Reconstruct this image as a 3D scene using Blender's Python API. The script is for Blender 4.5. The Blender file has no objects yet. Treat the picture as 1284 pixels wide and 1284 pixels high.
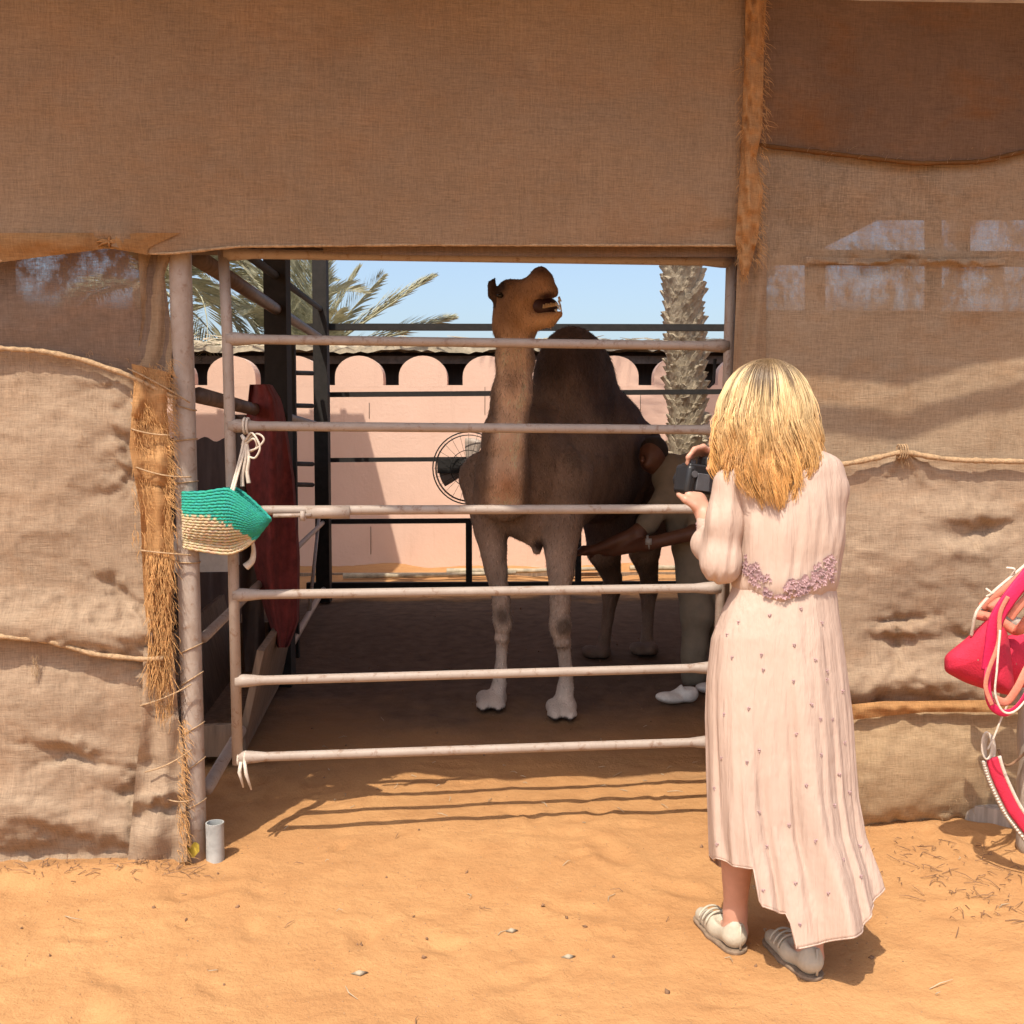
import bpy, math, random
import numpy as np
from mathutils import Vector, Matrix, Euler
random.seed(7); rng = np.random.default_rng(7)
S = bpy.context.scene
COL = S.collection
R = math.radians

# ------------------------------------------------------------------ camera, sky, sun, exposure
CAMH = 1.4; PITCH = R(3.65)
cd = bpy.data.cameras.new('camera'); cam = bpy.data.objects.new('camera', cd); COL.objects.link(cam)
cam.location = (0, 0, CAMH); cam.rotation_euler = (R(90) - PITCH, 0, 0)
cd.lens = 36; cd.sensor_width = 36; cd.clip_end = 2000; cd.clip_start = 0.05
S.camera = cam
SA, SB = 0.24, 0.58                      # shadow offset per metre of height, to the right and away
SUND = Vector((SA, SB, -1)).normalized() # direction the light travels
w = bpy.data.worlds.new('World'); S.world = w; w.use_nodes = True
nt = w.node_tree; nt.nodes.clear()
sky = nt.nodes.new('ShaderNodeTexSky'); sky.sky_type = 'NISHITA'; sky.sun_disc = False
sky.sun_elevation = math.asin(-SUND.z); sky.sun_rotation = math.atan2(-SUND.x, -SUND.y) % (2*math.pi)
sky.dust_density = 3.5; sky.air_density = 1.0; sky.ozone_density = 1.0
bg = nt.nodes.new('ShaderNodeBackground'); bg.inputs[1].default_value = 0.15
wo = nt.nodes.new('ShaderNodeOutputWorld'); nt.links.new(sky.outputs[0], bg.inputs[0]); nt.links.new(bg.outputs[0], wo.inputs[0])
sd = bpy.data.lights.new('sun', 'SUN'); sd.energy = 3.55; sd.angle = R(0.5); sd.color = (1, 0.91, 0.77)
sun = bpy.data.objects.new('sun', sd); COL.objects.link(sun); sun.location = (-3, -6, 12)
sun.rotation_euler = SUND.to_track_quat('-Z', 'Y').to_euler()
S.view_settings.view_transform = 'Standard'; S.view_settings.look = 'None'
S.view_settings.gamma = 1; S.view_settings.use_curve_mapping = False; S.view_settings.exposure = 0.62

# ------------------------------------------------------------------ measuring helpers: pixel of the 1284 photo -> place in the world
cP, sP = math.cos(PITCH), math.sin(PITCH)
def ray(px, py):
    r = (np.asarray(px, float)-642)/1284; u = -(np.asarray(py, float)-642)/1284
    return r, cP + u*sP, -sP + u*cP
def P(px, py, Y):
    dx, dy, dz = ray(px, py); t = Y/dy
    return Vector((float(dx*t), float(Y), float(CAMH+dz*t)))
def G(px, py, z=0.0):
    dx, dy, dz = ray(px, py); t = (z-CAMH)/dz
    return Vector((float(dx*t), float(dy*t), z))
WY, WS = 3.57, 0.12                      # line of the burlap wall: Y = WY + WS*X
def Wa(px, py, d=0.0):
    dx, dy, dz = ray(px, py); t = (WY-np.asarray(d))/(dy-WS*dx)
    return np.stack([dx*t, dy*t, CAMH+dz*t], -1)
def W(px, py, d=0.0): return Vector([float(v) for v in Wa(px, py, d)])

def vnoise(x, y, seed=0):
    x = np.asarray(x, float); y = np.asarray(y, float)
    xi = np.floor(x).astype(np.int64); yi = np.floor(y).astype(np.int64); fx = x-xi; fy = y-yi
    fx = fx*fx*(3-2*fx); fy = fy*fy*(3-2*fy)
    def h(a, b):
        n = (a*374761393 + b*668265263 + seed*1442695041) & 0xffffffff
        n = ((n ^ (n >> 13))*1274126177) & 0xffffffff
        return ((n ^ (n >> 16)) & 0xffff)/65535.0
    return (h(xi, yi)*(1-fx)+h(xi+1, yi)*fx)*(1-fy)+(h(xi, yi+1)*(1-fx)+h(xi+1, yi+1)*fx)*fy

# ------------------------------------------------------------------ object helpers
def tag(o, label=None, cat=None, group=None, kind=None):
    if label: o['label'] = label
    if cat: o['category'] = cat
    if group: o['group'] = group
    if kind: o['kind'] = kind
    return o
def empty(name, loc, label, cat, group=None):
    o = bpy.data.objects.new(name, None); o.empty_display_size = .1; COL.objects.link(o); o.location = loc
    return tag(o, label, cat, group)
def worldloc(o):
    v = Vector((0, 0, 0))
    while o is not None: v += o.location; o = o.parent
    return v
class MB:
    def __init__(s): s.v = []; s.f = []; s.c = []
    def add(s, vs, fs, col=None):
        n = len(s.v); s.v += [tuple(v) for v in vs]; s.f += [tuple(i+n for i in f) for f in fs]
        s.c += [col or (1, 1, 1)]*len(vs)
        return s
    def tube(s, pts, r, n=8, cap=True, flat=1.0, up=None, col=None):
        pts = [Vector(p) for p in pts]; m = len(pts)
        rs = r if hasattr(r, '__len__') else [r]*m
        vs = []; T0 = None; N = None
        for i, p in enumerate(pts):
            T = (pts[min(i+1, m-1)]-pts[max(i-1, 0)])
            if T.length < 1e-9: T = T0 or Vector((0, 0, 1))
            T.normalize()
            if N is None:
                a = Vector(up) if up else (Vector((0, 0, 1)) if abs(T.z) < .9 else Vector((1, 0, 0)))
                N = (a - T*a.dot(T)).normalized()
            else:
                N = (N - T*N.dot(T)); N = N.normalized() if N.length > 1e-6 else T.orthogonal().normalized()
            B = T.cross(N); T0 = T
            for k in range(n):
                a = 2*math.pi*k/n
                vs.append(p + N*(math.cos(a)*rs[i]*flat) + B*(math.sin(a)*rs[i]))
        fs = [(i*n+k, i*n+(k+1) % n, (i+1)*n+(k+1) % n, (i+1)*n+k) for i in range(m-1) for k in range(n)]
        if cap: fs += [tuple(range(n-1, -1, -1)), tuple((m-1)*n+k for k in range(n))]
        return s.add(vs, fs, col)
    def loop(s, pts, r, n=6, col=None, flat=1.0):
        pts = [Vector(p) for p in pts]; m = len(pts); vs = []
        c = sum(pts, Vector())/m
        for i, p in enumerate(pts):
            T = (pts[(i+1) % m]-pts[i-1]).normalized(); N = (p-c); N = (N-T*N.dot(T)); N = N.normalized() if N.length > 1e-7 else T.orthogonal().normalized(); B = T.cross(N)
            for k in range(n):
                a = 2*math.pi*k/n; vs.append(p+N*(math.cos(a)*r)+B*(math.sin(a)*r*flat))
        fs = [(i*n+k, i*n+(k+1) % n, ((i+1) % m)*n+(k+1) % n, ((i+1) % m)*n+k) for i in range(m) for k in range(n)]
        return s.add(vs, fs, col)
    def box(s, c, sz, rot=(0, 0, 0), col=None, bev=0.0):
        M = Euler(rot).to_matrix(); c = Vector(c); h = Vector(sz)/2
        vs = [c+M @ Vector((x*h.x, y*h.y, z*h.z)) for x in (-1, 1) for y in (-1, 1) for z in (-1, 1)]
        return s.add(vs, [(0, 1, 3, 2), (4, 6, 7, 5), (0, 4, 5, 1), (2, 3, 7, 6), (0, 2, 6, 4), (1, 5, 7, 3)], col)
    def grid(s, A, closed=False):          # A: (n,m,3)
        n, m = A.shape[:2]; mm = m if closed else m-1
        fs = [(i*m+j, i*m+(j+1) % m, (i+1)*m+(j+1) % m, (i+1)*m+j) for i in range(n-1) for j in range(mm)]
        return s.add([tuple(v) for v in A.reshape(-1, 3)], fs)
def mesh_of(name, vs, fs, m, org=(0, 0, 0), smooth=True, cols=None):
    me = bpy.data.meshes.new(name)
    vs = np.asarray([tuple(v) for v in vs] if not isinstance(vs, np.ndarray) else vs, dtype=float) - np.asarray(tuple(org))
    if isinstance(fs, np.ndarray):
        me.vertices.add(len(vs)); me.vertices.foreach_set('co', vs.astype(np.float32).ravel())
        me.loops.add(fs.size); me.loops.foreach_set('vertex_index', fs.astype(np.int32).ravel())
        me.polygons.add(len(fs)); me.polygons.foreach_set('loop_start', (np.arange(len(fs))*fs.shape[1]).astype(np.int32))
        me.update(calc_edges=True)
    else:
        me.from_pydata([tuple(v) for v in vs], [], fs); me.update()
    if smooth: me.polygons.foreach_set('use_smooth', [True]*len(me.polygons))
    if cols is not None:
        at = me.color_attributes.new('Col', 'FLOAT_COLOR', 'POINT')
        c = np.ones((len(vs), 4), np.float32); c[:, :3] = np.asarray(cols); at.data.foreach_set('color', c.ravel())
    if m: me.materials.append(m)
    return me
def obj(name, mb, m, parent=None, org=None, smooth=True, usecol=False, kind=None):
    if isinstance(mb, MB): vs, fs, cols = mb.v, mb.f, (mb.c if usecol else None)
    else: vs, fs = mb[0], mb[1]; cols = mb[2] if len(mb) > 2 else None
    o0 = worldloc(parent) if parent is not None else Vector(org or (0, 0, 0))
    me = mesh_of(name, vs, fs, m, o0, smooth, cols)
    o = bpy.data.objects.new(name, me); COL.objects.link(o)
    if parent is not None: o.parent = parent
    else: o.location = o0
    if kind: o['kind'] = kind
    return o
def inst(name, me, parent, wloc, rot=(0, 0, 0), sc=(1, 1, 1)):
    o = bpy.data.objects.new(name, me); COL.objects.link(o); o.parent = parent
    o.location = Vector(wloc)-(worldloc(parent) if parent else Vector()); o.rotation_euler = rot; o.scale = sc
    return o
def autosmooth(o, ang=35):
    o.data.polygons.foreach_set('use_smooth', [True]*len(o.data.polygons))
    try: o.data.set_sharp_from_angle(angle=R(ang))
    except Exception: pass

# ------------------------------------------------------------------ implicit bodies: smooth union of limbs, turned into one skin
class Body:
    def __init__(s, k=0.03): s.p = []; s.k = k
    def cap(s, a, b, ra, rb=None, k=None, sub=False): s.p.append(('c', np.array(a, float), np.array(b, float), ra, ra if rb is None else rb, k or s.k, sub)); return s
    def ell(s, c, r, rot=(0, 0, 0), k=None, sub=False): s.p.append(('e', np.array(c, float), np.array(r, float), np.array(Euler(rot).to_matrix()), 0, k or s.k, sub)); return s
    def chain(s, pts, rs, k=None):
        for i in range(len(pts)-1): s.cap(pts[i], pts[i+1], rs[i], rs[i+1], k)
        return s
    def skin(s, h, noise=None):
        lo = np.full(3, 1e9); hi = -lo
        for q in s.p:
            if q[6]: continue
            if q[0] == 'c': r = max(q[3], q[4]); l = np.minimum(q[1], q[2])-r; u = np.maximum(q[1], q[2])+r
            else: r = q[2].max(); l = q[1]-r; u = q[1]+r
            lo = np.minimum(lo, l); hi = np.maximum(hi, u)
        lo -= 3*h; hi += 3*h; n = np.ceil((hi-lo)/h).astype(int)+1
        D = np.full(n, 1.0, np.float32)
        ax = [(lo[i]+h*np.arange(n[i])).astype(np.float32) for i in range(3)]
        for q in s.p:
            k = q[5]; mg = k+2.5*h
            if q[0] == 'c': r = max(q[3], q[4])+mg; l = np.minimum(q[1], q[2])-r; u = np.maximum(q[1], q[2])+r
            else: r = q[2].max()+mg; l = q[1]-r; u = q[1]+r
            i0 = np.clip(np.floor((l-lo)/h).astype(int), 0, n-1); i1 = np.clip(np.ceil((u-lo)/h).astype(int)+1, 1, n)
            sl = tuple(slice(a, b) for a, b in zip(i0, i1))
            X = ax[0][sl[0]][:, None, None]; Y = ax[1][sl[1]][None, :, None]; Z = ax[2][sl[2]][None, None, :]
            if q[0] == 'c':
                a, b = q[1], q[2]; ab = b-a; L = max(ab.dot(ab), 1e-12)
                t = np.clip(((X-a[0])*ab[0]+(Y-a[1])*ab[1]+(Z-a[2])*ab[2])/L, 0, 1)
                d = np.sqrt((X-a[0]-t*ab[0])**2+(Y-a[1]-t*ab[1])**2+(Z-a[2]-t*ab[2])**2)-(q[3]+(q[4]-q[3])*t)
            else:
                M = q[3].T; x, y, z = X-q[1][0], Y-q[1][1], Z-q[1][2]
                u_ = [(M[i, 0]*x+M[i, 1]*y+M[i, 2]*z)/q[2][i] for i in range(3)]
                k0 = np.sqrt(u_[0]**2+u_[1]**2+u_[2]**2); k1 = np.sqrt((u_[0]/q[2][0])**2+(u_[1]/q[2][1])**2+(u_[2]/q[2][2])**2)
                d = k0*(k0-1)/np.maximum(k1, 1e-6)
            A = D[sl]
            if q[6]:
                m = np.maximum(k-np.abs(A+d), 0)/k; D[sl] = np.maximum(A, -d)+m*m*k*.25
            else:
                m = np.maximum(k-np.abs(A-d), 0)/k; D[sl] = np.minimum(A, d)-m*m*k*.25
        Sg = D < 0; nx, ny, nz = [v-1 for v in n]
        acc = np.zeros((nx, ny, nz, 3), np.float32); cnt = np.zeros((nx, ny, nz), np.float32)
        for axis in range(3):
            o1 = [a for a in range(3) if a != axis]
            for da in (0, 1):
                for db in (0, 1):
                    off = [0, 0, 0]; off[o1[0]] = da; off[o1[1]] = db
                    s0 = tuple(slice(off[i], off[i]+[nx, ny, nz][i]) for i in range(3))
                    off2 = list(off); off2[axis] = 1
                    s1 = tuple(slice(off2[i], off2[i]+[nx, ny, nz][i]) for i in range(3))
                    m = Sg[s0] != Sg[s1]
                    idx = np.nonzero(m)
                    a = D[s0][idx]; b = D[s1][idx]; t = a/(a-b)
                    for i in range(3):
                        acc[idx[0], idx[1], idx[2], i] += (t if i == axis else off[i])
                    cnt[idx] += 1
        act = np.nonzero(cnt > 0); N = len(act[0])
        vid = np.full((nx, ny, nz), -1, np.int64); vid[act] = np.arange(N)
        V = (acc[act]/cnt[act][:, None] + np.stack(act, -1))*h + lo
        F = []
        for axis in range(3):
            o1 = [a for a in range(3) if a != axis]
            sA = [slice(1, nx), slice(1, ny), slice(1, nz)]; sA[axis] = slice(0, [nx, ny, nz][axis])
            sB = list(sA); sB[axis] = slice(1, [nx, ny, nz][axis]+1)
            a = Sg[tuple(sA)]; b = Sg[tuple(sB)]
            idx = np.nonzero(a != b); fl = a[idx]
            g = [idx[i]+(0 if i == axis else 1) for i in range(3)]
            def vv(da, db):
                q = [g[0].copy(), g[1].copy(), g[2].copy()]; q[o1[0]] = q[o1[0]]-da; q[o1[1]] = q[o1[1]]-db
                return vid[q[0], q[1], q[2]]
            quad = np.stack([vv(1, 1), vv(0, 1), vv(0, 0), vv(1, 0)], -1)
            flip = fl if axis != 1 else ~fl
            quad[~flip] = quad[~flip][:, ::-1]
            F.append(quad)
        F = np.concatenate(F)
        F = F[(F >= 0).all(1)]
        # one smoothing pass
        for _ in range(2):
            sm = np.zeros_like(V); c = np.zeros(N)
            for i in range(4):
                for j in (1, 3):
                    np.add.at(sm, F[:, i], V[F[:, (i+j) % 4]]); np.add.at(c, F[:, i], 1)
            V = V*.5+.5*sm/np.maximum(c, 1)[:, None]
        return V, F
def normals(V, F):
    n = np.cross(V[F[:, 2]]-V[F[:, 0]], V[F[:, 3]]-V[F[:, 1]]); N = np.zeros_like(V)
    for i in range(4): np.add.at(N, F[:, i], n)
    return N/np.maximum(np.linalg.norm(N, axis=1), 1e-9)[:, None]

# ------------------------------------------------------------------ materials
class NT:
    def __init__(s, name):
        s.m = bpy.data.materials.new(name); s.m.use_nodes = True; s.t = s.m.node_tree; s.t.nodes.clear()
        s.out = s.n('ShaderNodeOutputMaterial'); s.b = s.n('ShaderNodeBsdfPrincipled'); s.t.links.new(s.b.outputs[0], s.out.inputs[0])
        s.tc = s.n('ShaderNodeTexCoord')
    def n(s, t, **k):
        q = s.t.nodes.new(t)
        for a, b in k.items(): setattr(q, a, b)
        return q
    def l(s, a, b): s.t.links.new(a, b)
    def map(s, scale=(1, 1, 1), rot=(0, 0, 0), src=None):
        q = s.n('ShaderNodeMapping'); q.inputs['Scale'].default_value = scale; q.inputs['Rotation'].default_value = rot; s.l(src or s.tc.outputs['Object'], q.inputs[0]); return q.outputs[0]
    def noise(s, vec, scale, det=3, rough=.55, dist=0):
        q = s.n('ShaderNodeTexNoise'); q.inputs['Scale'].default_value = scale; q.inputs['Detail'].default_value = det; q.inputs['Roughness'].default_value = rough; q.inputs['Distortion'].default_value = dist
        s.l(vec, q.inputs['Vector']); return q.outputs[0]
    def ramp(s, src, stops):
        q = s.n('ShaderNodeValToRGB'); e = q.color_ramp.elements
        while len(e) < len(stops): e.new(.5)
        for i, (p, c) in enumerate(stops): e[i].position = p; e[i].color = (*c, 1) if hasattr(c, '__len__') else (c, c, c, 1)
        s.l(src, q.inputs[0]); return q.outputs[0]
    def mixc(s, f, a, b, mode='MIX'):
        q = s.n('ShaderNodeMix', data_type='RGBA', blend_type=mode)
        for i, v in ((0, f), (6, a), (7, b)):
            if isinstance(v, (int, float)): q.inputs[i].default_value = v
            elif isinstance(v, tuple): q.inputs[i].default_value = (*v, 1)
            else: s.l(v, q.inputs[i])
        return q.outputs[2]
    def math(s, op, a, b=0.0, clamp=False):
        q = s.n('ShaderNodeMath', operation=op); q.use_clamp = clamp
        for i, v in ((0, a), (1, b)):
            if isinstance(v, (int, float)): q.inputs[i].default_value = v
            else: s.l(v, q.inputs[i])
        return q.outputs[0]
    def bump(s, h, st, dist=.01):
        q = s.n('ShaderNodeBump'); q.inputs['Strength'].default_value = st; q.inputs['Distance'].default_value = dist; s.l(h, q.inputs['Height']); s.l(q.outputs[0], s.b.inputs['Normal']); return q
def mat(name, col, rough=.6, var=.25, sc=12, bump=.2, bs=60, metal=0, spec=None, stretch=(1, 1, 1), attr=False, col2=None, dist=.004):
    t = NT(name); v = t.map(stretch)
    n1 = t.noise(v, sc, 4, .6); base = None
    a = tuple(c*(1-var) for c in col); b = col2 or tuple(min(1, c*(1+var)) for c in col)
    base = t.ramp(n1, [(.3, a), (.7, b)])
    if attr:
        at = t.n('ShaderNodeAttribute', attribute_name='Col'); base = t.mixc(1.0, base, at.outputs[0], 'MULTIPLY')
    t.l(base, t.b.inputs['Base Color']); t.b.inputs['Roughness'].default_value = rough; t.b.inputs['Metallic'].default_value = metal
    if spec is not None: t.b.inputs['Specular IOR Level'].default_value = spec
    if bump: t.bump(t.noise(v, bs, 3), bump, dist)
    return t.m
def burlap(name, col, col2, sheer=.1, stain=(.45, .2, .07), stain_amt=.5, transl=.25, weave=520, wv=.30):
    t = NT(name)
    t.b.inputs['Roughness'].default_value = .95; t.b.inputs['Specular IOR Level'].default_value = .1
    a = t.noise(t.map((weave, weave*.08, weave*.09)), 1, 2, .6)        # upright threads
    b = t.noise(t.map((weave*.09, weave*.08, weave)), 1, 2, .6)        # level threads
    a2 = t.noise(t.map((weave*.42, 10, weave*.022)), 1, 3, .6); b2 = t.noise(t.map((weave*.025, 10, weave*.40)), 1, 3, .6)
    wv_ = t.math('ADD', t.math('ADD', t.math('MULTIPLY', a, .27), t.math('MULTIPLY', b, .27)), t.math('ADD', t.math('MULTIPLY', a2, .21), t.math('MULTIPLY', b2, .25)))
    big = t.noise(t.map((1, 1, 1)), 1.6, 5, .6); base = t.ramp(big, [(.32, col), (.68, col2)])
    st = t.noise(t.map((1.2, 1, 2.0)), 2.3, 5, .65, .4)
    base = t.mixc(t.ramp(st, [(.5, 0.0), (.72, stain_amt)]), base, stain)
    g = t.ramp(wv_, [(.39, 1-wv*1.35), (.61, min(1.0, 1+wv))])
    g2 = t.n('ShaderNodeMix', data_type='RGBA', blend_type='MULTIPLY'); g2.inputs[0].default_value = 1; t.l(base, g2.inputs[6]); t.l(g, g2.inputs[7])
    base = g2.outputs[2]
    t.l(base, t.b.inputs['Base Color']); bp = t.bump(wv_, .8, .006)
    tr = t.n('ShaderNodeBsdfTranslucent'); t.l(t.mixc(1.0, base, (1, .72, .42), 'MULTIPLY'), tr.inputs[0])
    mx = t.n('ShaderNodeMixShader'); mx.inputs[0].default_value = transl; t.l(t.b.outputs[0], mx.inputs[1]); t.l(tr.outputs[0], mx.inputs[2])
    last = mx
    if sheer:
        tp = t.n('ShaderNodeBsdfTransparent'); m2 = t.n('ShaderNodeMixShader')
        hole = t.math('MULTIPLY', t.ramp(wv_, [(.38, 1.0), (.62, 0.0)]), sheer*2.2, True)
        patch = t.ramp(t.noise(t.map((3.2, 1, 2.2)), 3, 5, .75), [(.42, .05), (.60, 1.0)])
        sz = t.n('ShaderNodeSeparateXYZ'); t.l(t.tc.outputs['Object'], sz.inputs[0]); hi = t.ramp(t.math('DIVIDE', sz.outputs[2], 3), [(.625, 0.0), (.655, 1.0)]); t.l(t.math('MULTIPLY', t.math('MULTIPLY', hole, patch, True), hi), m2.inputs[0]); t.l(mx.outputs[0], m2.inputs[1]); t.l(tp.outputs[0], m2.inputs[2]); last = m2
    t.l(last.outputs[0], t.out.inputs[0])
    return t.m

def sand_mat():
    t = NT('sand'); t.b.inputs['Roughness'].default_value = .95; t.b.inputs['Specular IOR Level'].default_value = .15
    v = t.map(); big = t.noise(v, 1.3, 5, .6); mid = t.noise(v, 9, 5, .65); fine = t.noise(v, 160, 3, .6)
    c = t.ramp(big, [(.3, (.39, .20, .082)), (.7, (.47, .26, .112))])
    c = t.mixc(t.ramp(mid, [(.42, 0.0), (.75, .45)]), c, (.31, .145, .056))
    c = t.mixc(t.ramp(fine, [(.55, 0.0), (.8, .5)]), c, (.22, .11, .05))
    c = t.mixc(t.ramp(fine, [(.15, .35), (.35, 0.0)]), c, (.55, .34, .17))
    sp = t.n('ShaderNodeSeparateXYZ'); t.l(v, sp.inputs[0])
    # trodden dung and earth inside the pen, darkened to deepen its shade, border uneven
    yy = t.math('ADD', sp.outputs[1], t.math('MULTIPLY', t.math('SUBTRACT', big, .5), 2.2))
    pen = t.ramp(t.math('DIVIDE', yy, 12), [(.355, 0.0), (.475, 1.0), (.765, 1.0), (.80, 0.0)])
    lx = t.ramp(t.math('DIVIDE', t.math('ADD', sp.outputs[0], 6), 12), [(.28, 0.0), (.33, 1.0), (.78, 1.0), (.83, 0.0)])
    shaded_dirt = t.ramp(mid, [(.3, (.095, .06, .04)), (.7, (.17, .108, .072))])
    c = t.mixc(t.math('MULTIPLY', pen, lx), c, shaded_dirt)
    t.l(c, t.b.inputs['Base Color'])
    h = t.math('ADD', t.math('MULTIPLY', mid, .7), t.math('MULTIPLY', fine, .12)); h = t.math('ADD', h, t.math('MULTIPLY', t.noise(v, 42, 4, .65), .35))
    t.bump(h, .55, .03); return t.m

M = {}
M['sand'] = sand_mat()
M['burlap'] = burlap('burlap', (.385, .278, .19), (.48, .352, .245), sheer=0, stain_amt=.22, transl=.12)
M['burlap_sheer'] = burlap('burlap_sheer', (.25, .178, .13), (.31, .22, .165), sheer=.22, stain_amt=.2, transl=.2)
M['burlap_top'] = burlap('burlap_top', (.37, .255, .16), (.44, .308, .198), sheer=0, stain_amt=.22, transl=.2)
M['burlap_right'] = burlap('burlap_right', (.36, .262, .175), (.44, .322, .215), sheer=.15, stain=(.34, .17, .07), stain_amt=.4, transl=.13)
M['burlap_orange'] = burlap('burlap_orange', (.48, .25, .10), (.58, .33, .15), sheer=0, stain_amt=.4, transl=.2)
M['fibre'] = mat('fibre', (.55, .30, .115), .9, .35, 40, 0)
M['rope'] = mat('rope', (.38, .25, .14), .9, .35, 90, .6, 220)
M['cord'] = mat('cord', (.60, .52, .43), .8, .15, 60, .4, 260)
M['pole'] = mat('pole', (.38, .31, .26), .65, .35, 26, .5, 90, stretch=(1, 1, .45), col2=(.40, .33, .285))
M['gate'] = mat('gate', (.40, .32, .27), .5, .2, 22, .2, 120, stretch=(.4, 1, 1), col2=(.36, .275, .225))
M['dark_metal'] = mat('dark_metal', (.013, .011, .010), .85, .4, 20, .2, 80)
M['brown_metal'] = mat('brown_metal', (.12, .08, .06), .55, .4, 15, .2, 80)
def plaster():
    t = NT('pink_wall'); t.b.inputs['Roughness'].default_value = .92; v = t.map()
    c = t.ramp(t.noise(v, 1.4, 5, .6), [(.3, (.60, .405, .315)), (.7, (.66, .455, .36))])
    c = t.mixc(t.ramp(t.noise(t.map((5, 1, .5)), 1.6, 5, .7), [(.55, 0.0), (.8, .35)]), c, (.45, .29, .22)); c = t.mixc(t.ramp(t.noise(v, 26, 4, .7), [(.62, 0.0), (.75, .4)]), c, (.48, .33, .26))
    t.l(c, t.b.inputs['Base Color']); t.bump(t.noise(v, 22, 6, .7), .35, .015); return t.m
M['pink_wall'] = plaster()
M['dark_wood'] = mat('dark_wood', (.03, .02, .017), .8, .4, 6, .3, 40, stretch=(4, 4, .4))
M['thatch'] = mat('thatch', (.38, .32, .23), .9, .4, 9, .6, 60)
M['wood'] = mat('wood', (.22, .155, .105), .8, .35, 8, .4, 50, stretch=(5, 5, .5))
M['trunk'] = mat('trunk', (.34, .26, .17), .95, .4, 14, .8, 50, dist=.02)
M['boot'] = mat('boot', (.32, .265, .19), .9, .25, 22, .6, 70, col2=(.40, .335, .24), dist=.01)
M['frond'] = mat('frond', (.30, .30, .18), .6, .35, 6, .0, col2=(.46, .44, .30))
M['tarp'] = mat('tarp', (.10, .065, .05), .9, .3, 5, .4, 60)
M['red_cloth'] = mat('red_cloth', (.15, .026, .024), .95, .4, 18, .8, 90)
M['skin'] = mat('skin', (.52, .27, .19), .5, .08, 25, .08, 200)
M['skin_dark'] = mat('skin_dark', (.13, .055, .032), .5, .12, 25, .08, 200)
M['black'] = mat('black', (.018, .018, .02), .38, .2, 20, .1, 200)
M['grey_plastic'] = mat('grey_plastic', (.09, .09, .10), .3, .2, 20, .1, 200)
def painted(name, c1, c2, rust, amt, metal=0):
    t = NT(name); t.b.inputs['Roughness'].default_value = .55
    n1 = t.noise(t.map((3, 9, 3)), 3, 5, .7); n2 = t.noise(t.map((1, 1, 1)), 34, 5, .7, .3); n3 = t.noise(t.map((1, 1, .25)), 120, 3, .6)
    c = t.ramp(n1, [(.35, c1), (.65, c2)]); c = t.mixc(t.ramp(n2, [(.56, 0.0), (.66, amt)]), c, rust); c = t.mixc(t.ramp(n3, [(.60, 0.0), (.72, .45)]), c, tuple(v*.55 for v in c1)); c = t.mixc(t.ramp(n2, [(.28, .5), (.36, 0.0)]), c, tuple(min(1, v*1.35) for v in c2))
    t.l(c, t.b.inputs['Base Color']); t.bump(t.math('ADD', n2, t.math('MULTIPLY', n3, .3)), .35, .004); return t.m
M['gate'] = painted('gate_paint', (.36, .295, .25), (.31, .245, .20), (.20, .115, .075), .75)
M['pole'] = painted('pole_paint', (.40, .335, .285), (.30, .225, .175), (.24, .15, .10), .8)
M['teal'] = mat('teal', (.015, .42, .31), .75, .35, 60, .7, 160, col2=(.05, .62, .46))
M['straw'] = mat('straw', (.72, .55, .30), .8, .2, 45, .7, 160, col2=(.80, .66, .42))
M['weave'] = mat('weave', (1, 1, 1), .8, .18, 90, .8, 260, attr=True)
M['white_pipe'] = mat('white_pipe', (.34, .345, .335), .5, .25, 14, .2, 60, col2=(.46, .46, .44))
M['shoe'] = mat('shoe', (.46, .41, .32), .55, .12, 30, .3, 140)
M['white_shoe'] = mat('white_shoe', (.72, .70, .66), .6, .15, 30, .3, 100)
M['olive_cloth'] = mat('olive_cloth', (.25, .21, .155), .95, .2, 7, .4, 70)
M['magenta'] = mat('magenta', (.62, .010, .085), .7, .12, 20, .4, 170)
M['crimson'] = mat('crimson', (.56, .018, .055), .85, .18, 16, .6, 200)
M['salmon'] = mat('salmon', (.60, .20, .13), .75, .2, 25, .4, 150)
M['stand_wood'] = mat('stand_wood', (.36, .30, .25), .85, .35, 9, .6, 45, stretch=(4, 4, .4))
M['twig'] = mat('twig', (.20, .11, .06), .9, .4, 30, .3, 90)
M['pebble'] = mat('pebble', (.32, .19, .10), .9, .4, 30, .3, 90)
M['hair'] = mat('hair', (1, 1, 1), .42, .12, 50, 0, attr=True)
M['camel'] = mat('camel', (1, 1, 1), .9, .18, 9, .7, 110, attr=True, dist=.012, stretch=(1, 1, .5))
M['tooth'] = mat('tooth', (.55, .42, .26), .4, .15, 40, .1)
M['mouth'] = mat('mouth', (.04, .012, .01), .5, .2, 20, .1)
M['eye'] = mat('eye', (.01, .008, .006), .08, .1, 20, 0)
M['foam'] = mat('foam', (.75, .72, .66), .5, .1, 30, .2)
M['roof'] = mat('roof', (.30, .22, .16), .8, .2, 5, .3, 40)
def translucent_roof():
    t = NT('roof_cloth'); t.b.inputs['Base Color'].default_value = (.30, .22, .16, 1); t.b.inputs['Roughness'].default_value = .9
    tr = t.n('ShaderNodeBsdfTranslucent'); tr.inputs[0].default_value = (.62, .47, .35, 1); mx = t.n('ShaderNodeMixShader'); mx.inputs[0].default_value = .45
    t.l(t.b.outputs[0], mx.inputs[1]); t.l(tr.outputs[0], mx.inputs[2]); t.l(mx.outputs[0], t.out.inputs[0]); return t.m
M['roof'] = translucent_roof(); M['awning'] = mat('awning', (.30, .22, .16), .9, .2, 5, .3, 40)
M['lace'] = mat('lace', (.40, .25, .26), .8, .25, 60, .6, 200)
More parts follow.
